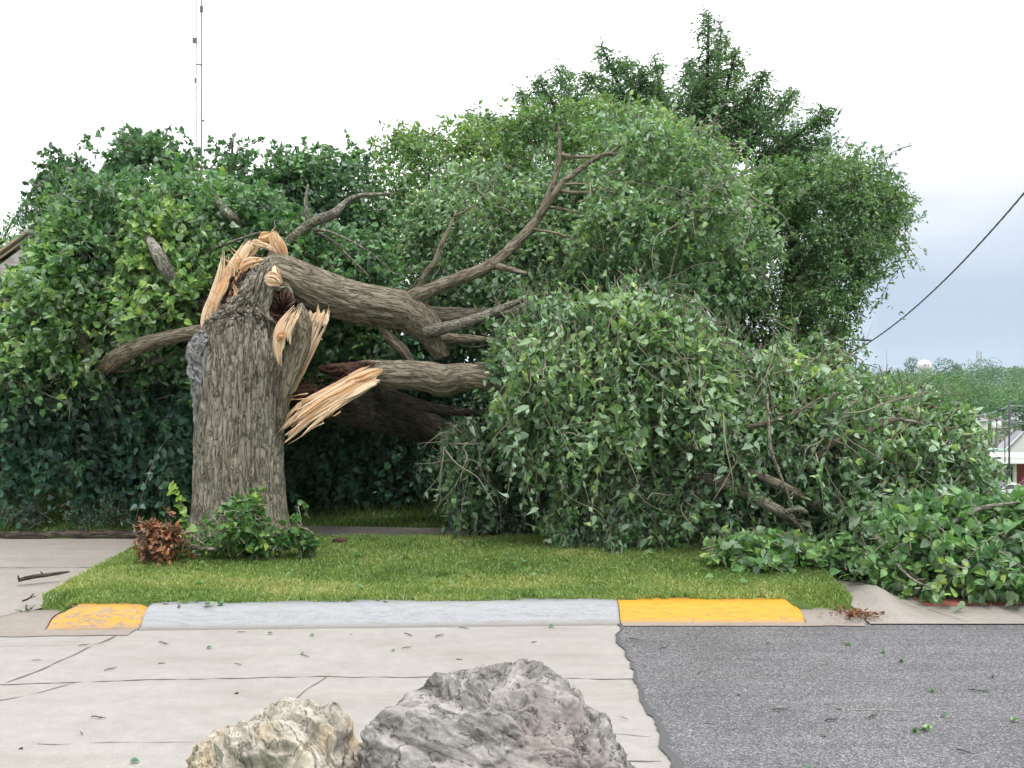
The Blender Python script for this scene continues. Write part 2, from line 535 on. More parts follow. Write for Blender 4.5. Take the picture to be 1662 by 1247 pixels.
def inpoly(poly, x, y):
    poly = np.asarray(poly, float)
    r = np.zeros(len(x), bool)
    j = len(poly) - 1
    for i in range(len(poly)):
        xi, yi = poly[i]
        xj, yj = poly[j]
        c = ((yi > y) != (yj > y)) & (x < (xj - xi) * (y - yi) / (yj - yi + 1e-9) + xi)
        r ^= c
        j = i
    return r


def edgedist(poly, x, y):
    poly = np.asarray(poly, float)
    r = np.full(len(x), 1e9)
    for i in range(len(poly)):
        a, b = poly[i - 1], poly[i]
        ab = b - a
        t = np.clip(((x - a[0]) * ab[0] + (y - a[1]) * ab[1]) / (ab @ ab + 1e-9), 0, 1)
        r = np.minimum(r, np.hypot(x - a[0] - t * ab[0], y - a[1] - t * ab[1]))
    return r


def ground_z(X, Y):
    """height of the land; roads, kerbs and walks are laid over it"""
    X = np.asarray(X, float)
    Y = np.asarray(Y, float)
    z = np.full(np.broadcast(X, Y).shape, 0.15)
    z = np.where(Y > 3.69, -0.06, z)
    yk = Y - ky(X)
    verge = 0.128 + 0.075 * sstep(7.2, 9.6, yk) + 0.012 * perlin(np.stack([X * 0.8 + 0 * Y, Y * 0.8 + 0 * X, 0 * X * Y], -1).reshape(-1, 3)).reshape(z.shape)
    low = np.maximum(sstep(-3.32, -3.45, X), sstep(2.1, 2.25, X)) * (1 - sstep(7.14, 7.55, yk))
    verge = verge * (1 - 0.72 * low)
    z = np.where(yk > 7.14, np.where((X > -3.7) & (X < 2.72), verge, -0.06), z)
    z = np.where(Y > 9.64, 0.04, z)
    bank = 0.13 + 0.11 * np.maximum(Y - 10.7, 0) * sstep(10.6, 12, Y) + 0.30 * sstep(-2.2, -4.5, X) * sstep(10.2, 12.5, Y)
    bank = 0.13 + (np.minimum(bank, 1.2) - 0.13) * sstep(3.5, 0.5, X) + 0.04 * perlin(np.stack([X * 0.5 + 0 * Y, Y * 0.5 + 0 * X, 0 * X * Y + 3], -1).reshape(-1, 3)).reshape(z.shape)
    far = np.where((X < -3.7) & (Y > 9.95), bank, np.where(Y > 10.62, bank, z))
    drop = sstep(10, 52, Y) * sstep(0.02, 0.36, X / np.maximum(Y, 1))
    rise = sstep(200, 600, Y)
    return far - 12.9 * drop * (1 - rise) + rise * 1.0 - 25 * sstep(750, 2200, Y)


def ky(X):
    return np.where(np.asarray(X) < 0.8, 0.042 * (np.asarray(X) - 0.8), 0.0)


def mass(poly, d, thick, n, gap=-0.25, gs=1.6, front=0.55, edge_px=90.0, floor=True, seed=0, clump=0.65, csize=None, cper=16, leak=20.0, holes=()):
    """cluster centres filling a volume whose outline is `poly` (pixels at depth d) and whose half depth is `thick` m.
    d is a number or a function of (px, py); part of the clusters gather in clumps so that the crown has lumps and holes"""
    r = np.random.default_rng(seed + 100)
    poly = np.asarray(poly, float)
    lo, hi = poly.min(0), poly.max(0)

    def sample(m, gp):
        out, tot = [], 0
        while tot < m:
            x = r.uniform(lo[0], hi[0], m * 3 + 50)
            y = r.uniform(lo[1], hi[1], m * 3 + 50)
            k = inpoly(poly, x, y)
            x, y = x[k], y[k]
            e = np.clip(edgedist(poly, x, y) / edge_px, 0, 1)
            t = thick * np.sqrt(1 - (1 - e) ** 2 + 0.02)
            q = np.stack([x / 70, y / 70, 0 * x + seed], 1)
            t = t * np.clip(0.72 + 0.8 * perlin(q) + 0.4 * perlin(q * 2.3), 0.1, 1.15)
            u = np.where(r.random(len(x)) < front, -r.uniform(0.6, 1.0, len(x)), r.uniform(-1, 1, len(x)))
            dd = (d(x, y) if callable(d) else d) + u * t
            p = np.stack([(x - CX) / F * dd, dd, H - (y - CY) / F * dd], 1)
            g = perlin(p * gs + seed * 3.1) + 0.5 * perlin(p * gs * 2.3 + seed)
            k = g > gp
            out.append(p[k])
            tot += k.sum()
        return np.concatenate(out)[:m]
    nc = int(n * clump)
    csize = csize or min(0.17, thick * 0.3)
    p = sample(n - nc, gap)
    if nc:
        c = sample(max(3, nc // cper), gap)
        j = r.integers(0, len(c), nc)
        sz = csize * r.uniform(0.6, 1.5, len(c))
        sh = nrm(r.normal(size=(len(c), 3)))
        o = r.normal(size=(nc, 3)) * sz[j][:, None]
        o += sh[j] * (r.normal(size=nc) * sz[j] * 0.9)[:, None]
        e = c[j] + o
        ex, ey = CX + e[:, 0] / e[:, 1] * F, CY - (e[:, 2] - H) / e[:, 1] * F
        k = inpoly(poly, ex, ey) | (edgedist(poly, ex, ey) < leak * r.uniform(0.1, 1.0, nc))
        p = np.r_[p, e[k]]
    for hx, hy, ha, hb in holes:
        ex, ey = CX + p[:, 0] / p[:, 1] * F, CY - (p[:, 2] - H) / p[:, 1] * F
        k = ((ex - hx) / ha) ** 2 + ((ey - hy) / hb) ** 2 > r.uniform(0.6, 1.3, len(p))
        p = p[k]
    if floor:
        zf = ground_z(p[:, 0], p[:, 1]) + r.uniform(0.04, 0.16, len(p))
        p[:, 2] = np.maximum(p[:, 2], zf)
    return p


def foliage(mb, tw, C, per, length, size, droop=0.4, up=0.5, kind='heart', messy=0.6, tint0=0.45, tvar=0.2, tnoise=0.35, twr=0.004, out=None, curl=0.45, nfac=1.0, twfrac=1.0, alt=False, wilt=0.0, hang=0.5):
    """a twig with `per` leaves at every cluster centre"""
    n = len(C)
    tdir = rng.normal(size=(n, 3))
    tdir = tdir * 0.7 + 1.3 * np.stack([perlin(C * 1.6 + 71), perlin(C * 1.6 + 91), perlin(C * 1.6 + 111)], 1)
    tdir[:, 2] += up
    if out is not None:
        tdir = tdir + out
    tdir = nrm(tdir)
    L = length * rng.uniform(0.6, 1.4, n)
    s = (np.arange(per) + 0.5)[None] / per + rng.normal(0, 0.04, (n, per))
    curve = lambda s: C[:, None] + tdir[:, None] * (L[:, None] * (s - 0.4))[..., None] - np.array([0, 0, 1.0]) * (droop * L[:, None] * s * s)[..., None]
    pos = curve(s)
    # leaf axis: twig direction spread sideways, hanging
    side = rng.normal(size=(n, per, 3))
    if alt:
        sd0 = nrm(np.cross(tdir, rng.normal(size=(n, 3)) * 0.3 + np.array([0, 0, 1.0])))
        side = sd0[:, None] * np.where(np.arange(per) % 2, 1.3, -1.3)[None, :, None] + 0.35 * side
    ax = tdir[:, None] * 0.7 + side * 0.8 - np.array([0, 0, 1.0]) * (hang * droop)
    cn = rng.normal(size=(n, 1, 3)) * messy
    nor = cn + rng.normal(size=(n, per, 3)) * messy + np.array([0, -0.35 * nfac, 0.8 * nfac])
    ct = perlin(C * 0.9 + 40) * tnoise + rng.normal(0, tvar * 0.6, n)
    tint = tint0 + ct[:, None] + rng.normal(0, tvar, (n, per))
    sz = size * rng.uniform(0.55, 1.25, (n, per))
    pos = pos + nrm(ax) * (sz * 0.25)[..., None]
    leaves(mb, pos.reshape(-1, 3), ax.reshape(-1, 3), nor.reshape(-1, 3), sz.ravel(), tint.ravel(), kind, curl, wilt)
    if tw is not None:
        k = rng.random(n) < twfrac
        m = int(k.sum())
        ss = np.linspace(-0.15, 1.0, 5)[None].repeat(n, 0)
        pts = curve(ss)[k]
        b = nrm(np.cross(tdir[k], rng.normal(size=(m, 3))))
        c = np.cross(tdir[k], b)
        th = np.array([0, 2.094, 4.189])
        rr = twr * np.linspace(1.3, 0.5, 5)
        ring = (b[:, None, None] * np.cos(th)[None, None, :, None] + c[:, None, None] * np.sin(th)[None, None, :, None]) * rr[None, :, None, None]
        V = (pts[:, :, None] + ring).reshape(-1, 3)
        base = np.arange(5 * 3).reshape(5, 3)
        q = np.stack([base[:-1], np.roll(base[:-1], -1, 1), np.roll(base[1:], -1, 1), base[1:]], -1).reshape(-1, 4)
        tw.add(V, [(q[None] + (np.arange(m) * 15)[:, None, None]).reshape(-1, 4)])


def strands(mb, C, n, length, rad, down=0.8, seed=0):
    """loose thin shoots wandering out of the leaf mass"""
    r = np.random.default_rng(seed + 900)
    for i in r.integers(0, len(C), n):
        d = nrm(r.normal(size=3) + np.array([0, -0.9, -down * r.random()]))
        L = length * r.uniform(0.5, 1.5)
        p = [C[i] + np.array([0, -0.06, 0])]
        for k in range(5):
            d = nrm(d + r.normal(0, 0.35, 3) - np.array([0, 0, 0.12 * down]))
            p.append(p[-1] + d * L / 5)
        mb.tube(p, rad * r.uniform(0.5, 1.3) * np.array([1.2, 1, .9, .7, .5, .3]), 5, smooth=2)


def pts(*a):
    """(px, py, d, r_px) rows -> path, radii in metres"""
    a = np.array(a, float)
    path = np.array([P(x, y, d) for x, y, d, r in a])
    return path, a[:, 3] / F * a[:, 2]


# ---------------------------------------------------------------- the land
xs = np.unique(np.r_[np.linspace(-400, -20, 16), np.linspace(-20, 20, 101), -3.705, -3.7, 2.715, 2.72, np.linspace(20, 120, 41), np.linspace(120, 900, 40)])
ysr = np.unique(np.r_[-30, -10, 0, 2, 3.6, 3.69, 3.7, 5, 6.5, 7.13, 7.15, np.linspace(7.3, 9.6, 14), 9.64, 9.645, 9.95, 9.955, 10.2, 10.6, 10.62, 10.63, np.linspace(10.8, 20, 24), np.linspace(21, 120, 50), np.linspace(125, 700, 60), np.linspace(720, 3000, 30)])
X, Y0 = np.meshgrid(xs, ysr)
shift = np.where((Y0 > 7.0) & (Y0 < 7.2), ky(X), 0)
Yg = Y0 + np.where(np.abs(X) < 25, shift, 0)
Zg = ground_z(X, Y0 + np.where((Y0 > 7.0) & (Y0 < 7.2), ky(X), 0))
mb = MB()
idx = np.arange(X.size).reshape(X.shape)
q = np.stack([idx[:-1, :-1], idx[:-1, 1:], idx[1:, 1:], idx[1:, :-1]], -1).reshape(-1, 4)
mb.add(np.stack([X, Yg, Zg], -1).reshape(-1, 3), [q])
structure(mb.build('ground', M['ground']))


def ribbon(mb, path, width, z, mi, wob=0.25, n=None, seed=0):
    """a thin crack or joint lying at height z along (x, y) points"""
    path = np.asarray(path, float)
    k = max(2, int(np.linalg.norm(np.diff(path, axis=0), axis=1).sum() / 0.03))
    s = np.r_[0, np.cumsum(np.linalg.norm(np.diff(path, axis=0), axis=1))]
    u = np.linspace(0, s[-1], k)
    x, y = np.interp(u, s, path[:, 0]), np.interp(u, s, path[:, 1])
    r = np.random.default_rng(seed)
    jx = perlin(np.stack([u * 4, 0 * u + seed, 0 * u], 1)) * wob * 0.12
    t = np.stack([np.gradient(x), np.gradient(y)], 1)
    t /= np.linalg.norm(t, axis=1)[:, None] + 1e-9
    nx, ny = -t[:, 1], t[:, 0]
    x, y = x + nx * jx, y + ny * jx
    w = width * 0.75 * np.clip(0.75 + 1.5 * perlin(np.stack([u * 7, 0 * u + 9 + seed, 0 * u], 1)), 0.04, 2) / 2
    V = np.r_[np.stack([x + nx * w, y + ny * w, 0 * x + z], 1), np.stack([x - nx * w, y - ny * w, 0 * x + z], 1)]
    i = np.arange(k - 1)
    mb.add(V, [np.stack([i + k, i + k + 1, i + 1, i], 1)], mi=mi)


def G(px, py, z=0.0):
    d = (H - z) * F / (py - CY)
    return ((px - CX) / F * d, d)


def edge_x(Y):
    """the ragged line where the asphalt starts"""
    Y = np.asarray(Y, float)
    return 0.755 + 0.05 * perlin(np.stack([Y * 1.6, 0 * Y + 2, 0 * Y], 1)) + 0.03 * perlin(np.stack([Y * 6, 0 * Y + 7, 0 * Y], 1)) + 0.06 * sstep(6.5, 6.95, Y) + 0.012 * perlin(np.stack([Y * 22, 0 * Y + 4, 0 * Y], 1))


mb = MB()
ys = np.linspace(3.7, 7.02, 200)
ex = edge_x(ys) + 0.02
V = np.r_[np.stack([0 * ys - 60, ys, 0 * ys], 1), np.stack([ex + 0.05, ys, 0 * ys], 1)]
i = np.arange(199)
mb.add(V, [np.stack([i, i + 200, i + 201, i + 1], 1)])
for a, wdt, sd in (([G(0, 1112), G(240, 1104), G(520, 1099), G(760, 1100), G(1036, 1103)], 0.016, 1),
                   ([G(-10, 1118), G(60, 1090), G(150, 1050), G(232, 1013)], 0.022, 2),
                   ([G(-20, 1140), G(60, 1126), G(130, 1107)], 0.012, 3),
                   ([G(475, 1140), G(500, 1118), G(528, 1100)], 0.014, 4),
                   ([G(0, 1050), G(90, 1048), G(170, 1045)], 0.006, 5),
                   ([G(60, 1208), G(200, 1206), G(330, 1205)], 0.006, 8),
                   ([G(870, 1182), G(960, 1190), G(1056, 1196)], 0.006, 9),
                   ([G(960, 1238), G(1075, 1236)], 0.012, 10)):
    ribbon(mb, a, wdt, 0.003, 1, seed=sd)
structure(mb.build('concrete_road', [M['concrete'], M['crack']], smooth=False))

mb = MB()
V = np.r_[np.stack([edge_x(ys), ys, 0 * ys + 0.006], 1), np.stack([0 * ys + 60, ys, 0 * ys + 0.006], 1)]
mb.add(V, [np.stack([i, i + 200, i + 201, i + 1], 1)])
tw_ = 0.006 + 0.030 * sstep(5.9, 4.6, ys) * np.clip(1 + perlin(np.stack([ys * 4, 0 * ys, 0 * ys], 1)), 0.2, 2)
V = np.r_[np.stack([edge_x(ys) - 0.01, ys, 0 * ys + 0.010], 1), np.stack([edge_x(ys) + tw_, ys, 0 * ys + 0.010], 1)]
mb.add(V, [np.stack([i, i + 200, i + 201, i + 1], 1)], mi=1)
for a, wdt, sd in (([G(1060, 1100), G(1250, 1104), G(1420, 1108)], 0.006, 11), ([G(1380, 1155), G(1662, 1160)], 0.006, 12), ([G(1160, 1090), G(1148, 1078), G(1135, 1092)], 0.005, 13)):
    ribbon(mb, a, wdt, 0.011, 2, seed=sd)
structure(mb.build('asphalt_road', [M['asphalt'], M['tar'], M['gutter']], smooth=False))


def kerb(name, x0, x1, mat, prof, taper0=None, taper1=None, seed=0):
    """kerb length with a rounded sloping face; taper is (length, end height factor) at an end"""
    n = max(8, int((x1 - x0) / 0.025))
    x = np.linspace(x0, x1, n)
    h = np.ones(n)
    if taper0:
        h *= taper0[1] + (1 - taper0[1]) * sstep(0, taper0[0], x - x0)
    if taper1:
        h *= taper1[1] + (1 - taper1[1]) * sstep(0, taper1[0], x1 - x)
    pr = np.array(prof)
    V = np.zeros((n, len(pr), 3))
    V[..., 0] = x[:, None]
    V[..., 1] = pr[None, :, 0] + ky(x)[:, None]
    V[..., 2] = pr[None, :, 1] * h[:, None] + (pr[None, :, 1] < 0) * 0
    nz = perlin(np.stack([V[..., 0].ravel() * 9, V[..., 1].ravel() * 9, V[..., 2].ravel() * 9 + seed], 1)).reshape(n, -1) * 0.005
    nz += perlin(np.stack([V[..., 0].ravel() * 2, V[..., 1].ravel() * 2, V[..., 2].ravel() * 2 + seed], 1)).reshape(n, -1) * 0.006
    V[..., 1] += nz
    V[..., 2] += nz * 0.7
    idx = np.arange(n * len(pr)).reshape(n, -1)
    q = np.stack([idx[:-1, :-1], idx[1:, :-1], idx[1:, 1:], idx[:-1, 1:]], -1).reshape(-1, 4)
    mb = MB()
    mb.add(V.reshape(-1, 3), [q, idx[0][None, ::-1], idx[-1][None]])
    return structure(mb.build(name, mat))


PROF = [(6.90, -0.08), (6.895, 0.008), (6.93, 0.022), (6.965, 0.06), (7.0, 0.10), (7.035, 0.122), (7.08, 0.132), (7.2, 0.136), (7.21, -0.08)]
kerb('yellow_kerb', -3.40, -2.73, M['yellow_worn'], PROF, (0.14, 0.55), (0.10, 0.8), 1)
kerb('grey_kerb', -2.725, 0.808, M['kerbgrey'], PROF, None, None, 2)
kerb('yellow_kerb', 0.813, 2.20, M['yellow'], [(y + 0.0, z * 0.97) for y, z in PROF], None, (0.10, 0.6), 3)
kerb('low_kerb', 2.205, 2.66, M['gutter'], [(y - 0.005, z * 0.42) for y, z in PROF], None, (0.25, 0.7), 4)
kerb('low_kerb', -4.1, -3.405, M['gutter'], [(y + 0.0, z * 0.62) for y, z in PROF], (0.5, 0.15), None, 5)
# gutter pan in front of the kerbs
mb = MB()
x = np.linspace(-6.2, -2.75, 90)
yv = 6.78 + ky(x) + 0.02 * perlin(np.stack([x * 3, 0 * x, 0 * x], 1)) - 0.02
V = np.r_[np.stack([x, yv, 0 * x + 0.005], 1), np.stack([x, 6.91 + ky(x) + 0 * x, 0 * x + 0.009], 1)]
i = np.arange(89)
mb.add(V, [np.stack([i, i + 1, i + 91, i + 90], 1)])
x = np.linspace(0.82, 2.62, 60)
V = np.r_[np.stack([x, 6.83 + 0.02 * perlin(np.stack([x * 4, 0 * x, 0 * x], 1)), 0 * x + 0.013], 1), np.stack([x, 6.91 + 0 * x, 0 * x + 0.016], 1)]
i = np.arange(59)
mb.add(V, [np.stack([i, i + 1, i + 61, i + 60], 1)])
structure(mb.build('gutter', M['gutter'], smooth=False))


def slab(name, fn, x0, x1, y0, y1, mat, nx=40, ny=30, extra=None):
    gx, gy = np.meshgrid(np.linspace(x0, x1, nx), np.linspace(y0, y1, ny))
    z = fn(gx, gy)
    idx = np.arange(gx.size).reshape(gx.shape)
    q = np.stack([idx[:-1, :-1], idx[:-1, 1:], idx[1:, 1:], idx[1:, :-1]], -1).reshape(-1, 4)
    mb = MB()
    mb.add(np.stack([gx, gy, z], -1).reshape(-1, 3), [q])
    if extra:
        extra(mb)
    return structure(mb.build(name, mat))


def drive_extra(mb):
    ribbon(mb, [(-9, 8.62), (-6, 8.66), (-3.72, 8.72)], 0.02, 0.118, 1, seed=21)
# left driveway: rises from the street
def left_drive(gx, gy):
    e = np.clip((gx + 4.0) / 0.28, 0, 1)
    front = sstep(7.45, 6.95, gy)
    return 0.012 + 0.09 * sstep(6.95, 8.3, gy) + 0.03 * sstep(8, 9.9, gy) + 0.06 * e * e * front
slab('driveway', left_drive, -12, -3.69, 6.86, 9.96, [M['walk'], M['crack']], 120, 60)
mb = MB()
ribbon(mb, [(-9, 8.42), (-6, 8.46), (-3.72, 8.52)], 0.02, 0.1135, 0, seed=21)
structure(mb.build('driveway_joint', M['crack'], smooth=False))
slab('sidewalk', lambda x, y: 0.16 + 0 * x + 0.01 * np.sin(x * 2.1), -3.685, 14, 9.66, 10.6, M['walk'], 60, 8)
# right driveway apron with a raised wing where the kerb turns in
def right_drive(gx, gy):
    wing = np.exp(-((gx - 2.90) / 0.15) ** 2) * sstep(6.90, 7.2, gy) * 0.125 * sstep(8.0, 7.35, gy)
    return 0.016 + 0.05 * sstep(6.9, 7.5, gy) + 0.04 * sstep(7.5, 9.6, gy) + wing
slab('driveway', right_drive, 2.67, 14, 6.88, 9.64, M['walk'], 220, 70)
mb = MB()
ribbon(mb, [(3.42, 6.92), (3.2, 7.3)], 0.014, 0.055, 0, wob=0.02, seed=30)
structure(mb.build('driveway_joint', M['crack'], smooth=False))
mb = MB()
gx = np.linspace(3.25, 9.0, 40)
V = np.r_[np.stack([gx, 7.27 + 0.02 * (gx - 3.25), right_drive(gx, 7.27 + 0 * gx) + 0.006], 1), np.stack([gx, 7.62 + 0 * gx, right_drive(gx, 7.62 + 0 * gx) + 0.008], 1)]
i = np.arange(39)
mb.add(V, [np.stack([i, i + 1, i + 41, i + 40], 1)])
structure(mb.build('red_paving', M['red'], smooth=False))

# soil strip with leaf litter and low stone edging behind the left driveway
mb = MB()
gx, gy = np.meshgrid(np.linspace(-10, -3.5, 160), np.linspace(9.97, 10.32, 14))
z = ground_z(gx, gy) + 0.02 + 0.03 * perlin(np.stack([gx * 5, gy * 5, 0 * gx], -1).reshape(-1, 3)).reshape(gx.shape)
idx = np.arange(gx.size).reshape(gx.shape)
mb.add(np.stack([gx, gy, z], -1).reshape(-1, 3), [np.stack([idx[:-1, :-1], idx[:-1, 1:], idx[1:, 1:], idx[1:, :-1]], -1).reshape(-1, 4)])
structure(mb.build('soil_bed', M['soil']))
mb = MB()
xx = np.linspace(-10, -3.72, 90)
mb.tube(np.stack([xx, 9.99 + 0.02 * perlin(np.stack([xx * 2, 0 * xx, 0 * xx], 1)), 0.165 + 0.015 * perlin(np.stack([xx * 3, 0 * xx + 5, 0 * xx], 1))], 1), 0.045, 8, ridge=0.012, rk=20)
tag(mb.build('garden_edging', M['bark_dark']), 'low dark timber edging between the left driveway and the soil bed', 'edging')

# ---------------------------------------------------------------- grass
def grass(name, x0, x1, y0, y1, n, hgt, keep, seed, dry=0.0, tint0=0.45):
    r = np.random.default_rng(seed)
    x, y = r.uniform(x0, x1, n), r.uniform(y0, y1, n)
    k = keep(x, y)
    x, y = x[k], y[k]
    n = len(x)
    z = ground_z(x, y)
    p = np.stack([x, y, z], 1)
    hh = hgt * r.uniform(0.5, 1.25, n) * (0.85 + 0.5 * perlin(p * 2.2))
    th = r.uniform(0, 2 * np.pi, n)
    lean = r.normal(0, 0.45, (n, 2)) * hh[:, None]
    wv = np.stack([np.cos(th), np.sin(th), 0 * th], 1) * (r.uniform(0.0025, 0.005, n) * (1 + hgt * 4))[:, None]
    top = p + np.stack([lean[:, 0], lean[:, 1], hh], 1)
    midp = p + np.stack([lean[:, 0] * 0.35, lean[:, 1] * 0.35, hh * 0.6], 1)
    V = np.stack([p - wv, p + wv, midp + wv * 0.8, midp - wv * 0.8, top], 1).reshape(-1, 3)
    o = (np.arange(n) * 5)[:, None]
    t = tint0 + 0.22 * perlin(p * 1.3 + 3) + 0.15 * perlin(p * 5) + r.normal(0, 0.13, n)
    if dry:
        dn = sstep(0.0, 0.6, perlin(p * np.array([0.9, 1.6, 1]) + 11) + 0.6 * sstep(0.8, 0.0, np.abs(y - 7.65 - ky(x)) / 0.5) - 0.1)
        t = t + dry * dn * r.uniform(0.2, 1, n) + (r.random(n) < 0.05) * 0.4
    mb = MB()
    mb.add(V, [np.c_[o, o + 1, o + 2, o + 3], np.c_[o + 3, o + 2, o + 4]], tint=np.repeat(np.clip(t, 0, 1), 5))
    o = mb.build(name, M['grass'])
    o['kind'] = 'stuff'
    return o


wavy = lambda x, y: 0.05 * perlin(np.stack([x * 5, y * 5, 0 * x], 1))
grass('grass', -3.85, 2.75, 6.88, 9.75, 230000, 0.04, lambda x, y: (y > 7.16 + ky(x) + wavy(x, y) * 0.7) & (x > -3.72 + 0.28 * sstep(7.35, 6.85, y) + wavy(x, y)) & (x < 2.74 + wavy(x, y) - 0.2 * sstep(7.4, 7.15, y)) & (y < 9.66 + wavy(x, y)) & (perlin(np.stack([x * 2.6, y * 2.6, 0 * x + 8], 1)) + 0.5 * perlin(np.stack([x * 9, y * 9, 0 * x], 1)) > -0.55 + 0.25 * sstep(7.5, 7.0, y - ky(x))), 1, 0.45, 0.42)
grass('grass', -9, 6, 10.22, 14.5, 100000, 0.07, lambda x, y: (y > np.where(x > -3.6, 10.62, 10.28) + wavy(x, y)), 2, 0.0, 0.3)
# ---------------------------------------------------------------- PART2

# ---------------------------------------------------------------- the broken tree
TD = 9.2
base = P(390, 884, TD)
tree = thing('broken_tree', base, 'storm-broken old tree, thick ridged trunk with orange splinters and limbs fallen to both sides', 'tree')


def loft(mb, rows, seg, step, ridge, rk, vs, flare=0.0, seed=0, mi=0):
    """rows: (py, left px, right px, centre depth, half depth m), stacked as horizontal rings"""
    a = np.array(rows, float)
    c0 = np.array([P((l + r) / 2, y, d) for y, l, r, d, h in a])
    rx = (a[:, 2] - a[:, 1]) / 2 / F * a[:, 3]
    u = np.linspace(0, len(a) - 1, int(abs(c0[-1, 2] - c0[0, 2]) / step))
    k = np.arange(len(a))
    sm = lambda v: np.interp(u, k, v)
    def sm(v):
        i = np.clip(u.astype(int), 0, len(a) - 2)
        t = u - i
        g = lambda j: v[np.clip(j, 0, len(a) - 1)]
        p0, p1, p2, p3 = g(i - 1), g(i), g(i + 1), g(i + 2)
        return 0.5 * (2 * p1 + (p2 - p0) * t + (2 * p0 - 5 * p1 + 4 * p2 - p3) * t ** 2 + (3 * p1 - p0 - 3 * p2 + p3) * t ** 3)
    cx, cy, cz, RX, RY = sm(c0[:, 0]), sm(c0[:, 1]), sm(c0[:, 2]), sm(rx), sm(a[:, 4])
    n = len(u)
    th = np.linspace(0, 2 * np.pi, seg, endpoint=False)
    Rm = 0.42
    vec = np.stack([np.cos(th)[None] * np.minimum(RX, Rm)[:, None] + 0.5 * cx[:, None], np.sin(th)[None] * np.minimum(RY, Rm)[:, None] + 0 * cz[:, None], np.repeat(cz[:, None] * 1.0, seg, 1)], -1)
    q = vec.reshape(-1, 3) * np.array([rk, rk, rk * vs]) + seed
    q = q + 0.5 * np.stack([perlin(q * 0.6 + 9), perlin(q * 0.6 + 31), 0.6 * perlin(q * 0.8 + 51)], 1)
    r1 = 1 - np.exp(-np.abs(perlin(q)) * 7)
    r2 = 1 - np.exp(-np.abs(perlin(q * np.array([2.0, 2.0, 2.4]) + 5)) * 6)
    lump = perlin(vec.reshape(-1, 3) * np.array([3.2, 3.2, 1.5]) + seed)
    dr = (ridge * (0.8 * r1 + 0.4 * r2 - 0.75) + 0.022 * lump).reshape(n, seg)
    if flare:
        # root flare: lobes at the foot
        f = np.exp(-(cz - cz[0]) / 0.16)[:, None]
        dr = dr + f * flare * (0.4 + 0.9 * np.sin(th * 5 + 0.6)[None] * 0.6)
    taper = np.clip((RX / 0.2), 0.2, 1)[:, None]
    dr = dr * taper
    V = np.stack([cx[:, None] + np.cos(th)[None] * (RX[:, None] + dr), cy[:, None] + np.sin(th)[None] * (RY[:, None] + dr), np.repeat(cz[:, None], seg, 1)], -1)
    idx = np.arange(n * seg).reshape(n, seg)
    qd = np.stack([idx[:-1], np.roll(idx[:-1], -1, 1), np.roll(idx[1:], -1, 1), idx[1:]], -1).reshape(-1, 4)
    c1 = n * seg
    VV = np.r_[V.reshape(-1, 3), [[cx[-1], cy[-1], cz[-1] + 0.01]]]
    cap = np.stack([np.full(seg, c1), idx[-1], np.roll(idx[-1], -1)], -1)
    mb.add(VV, [qd, cap], np.r_[vec.reshape(-1, 3), [[0, 0, cz[-1]]]], mi=mi)


mb = MB()
loft(mb, [(915, 296, 484, TD, .56), (885, 302, 478, TD, .53), (862, 309, 468, TD, .48), (835, 315, 462, TD, .45), (800, 318, 459, TD, .43), (740, 320, 457, TD, .42), (680, 323, 459, TD, .42),
          (620, 326, 461, TD, .41), (580, 329, 461, TD, .40), (548, 331, 459, TD, .39), (524, 336, 455, TD - .02, .36), (505, 356, 450, TD - .08, .28), (482, 377, 453, TD - .13, .22),
          (460, 393, 457, TD - .15, .19), (441, 408, 459, TD - .15, .16), (428, 419, 457, TD - .15, .12), (420, 428, 452, TD - .15, .09)],
     420, 0.0075, 0.060, 14.0, 0.10, 0.05, 3)
trunk = mb.build('trunk', M['bark'], tree)

# weathered grey burl on the left side
mb = MB()
for rows, rd in (([(333, 735, 9.1, 4), (327, 690, 9.06, 9), (326, 640, 9.02, 13), (325, 600, 8.99, 16), (322, 575, 8.97, 18), (325, 556, 8.96, 15), (334, 540, 8.96, 7)], .03),
                 ([(332, 690, 9.0, 4), (325, 630, 8.98, 6), (318, 590, 8.95, 7), (312, 566, 8.93, 5)], .018), ([(330, 600, 8.94, 5), (316, 572, 8.9, 10), (309, 560, 8.9, 6)], .022),
                 ([(322, 622, 8.96, 6), (312, 606, 8.92, 8), (312, 590, 8.92, 4)], .02), ([(336, 720, 9.0, 3), (334, 660, 8.94, 4), (334, 600, 8.9, 5), (332, 556, 8.88, 4)], .012),
                 ([(318, 580, 8.9, 5), (326, 562, 8.87, 7), (334, 550, 8.87, 4)], .02)):
    p, r = pts(*rows)
    mb.tube(p, r * 0.85, 60, ridge=rd * 1.7, rk=30, smooth=14, vs=0.22, flat=1.2)
o = mb.build('burl', M['wood_grey'], tree)
o['label'] = 'grey weathered knotty growth on the side of the trunk'

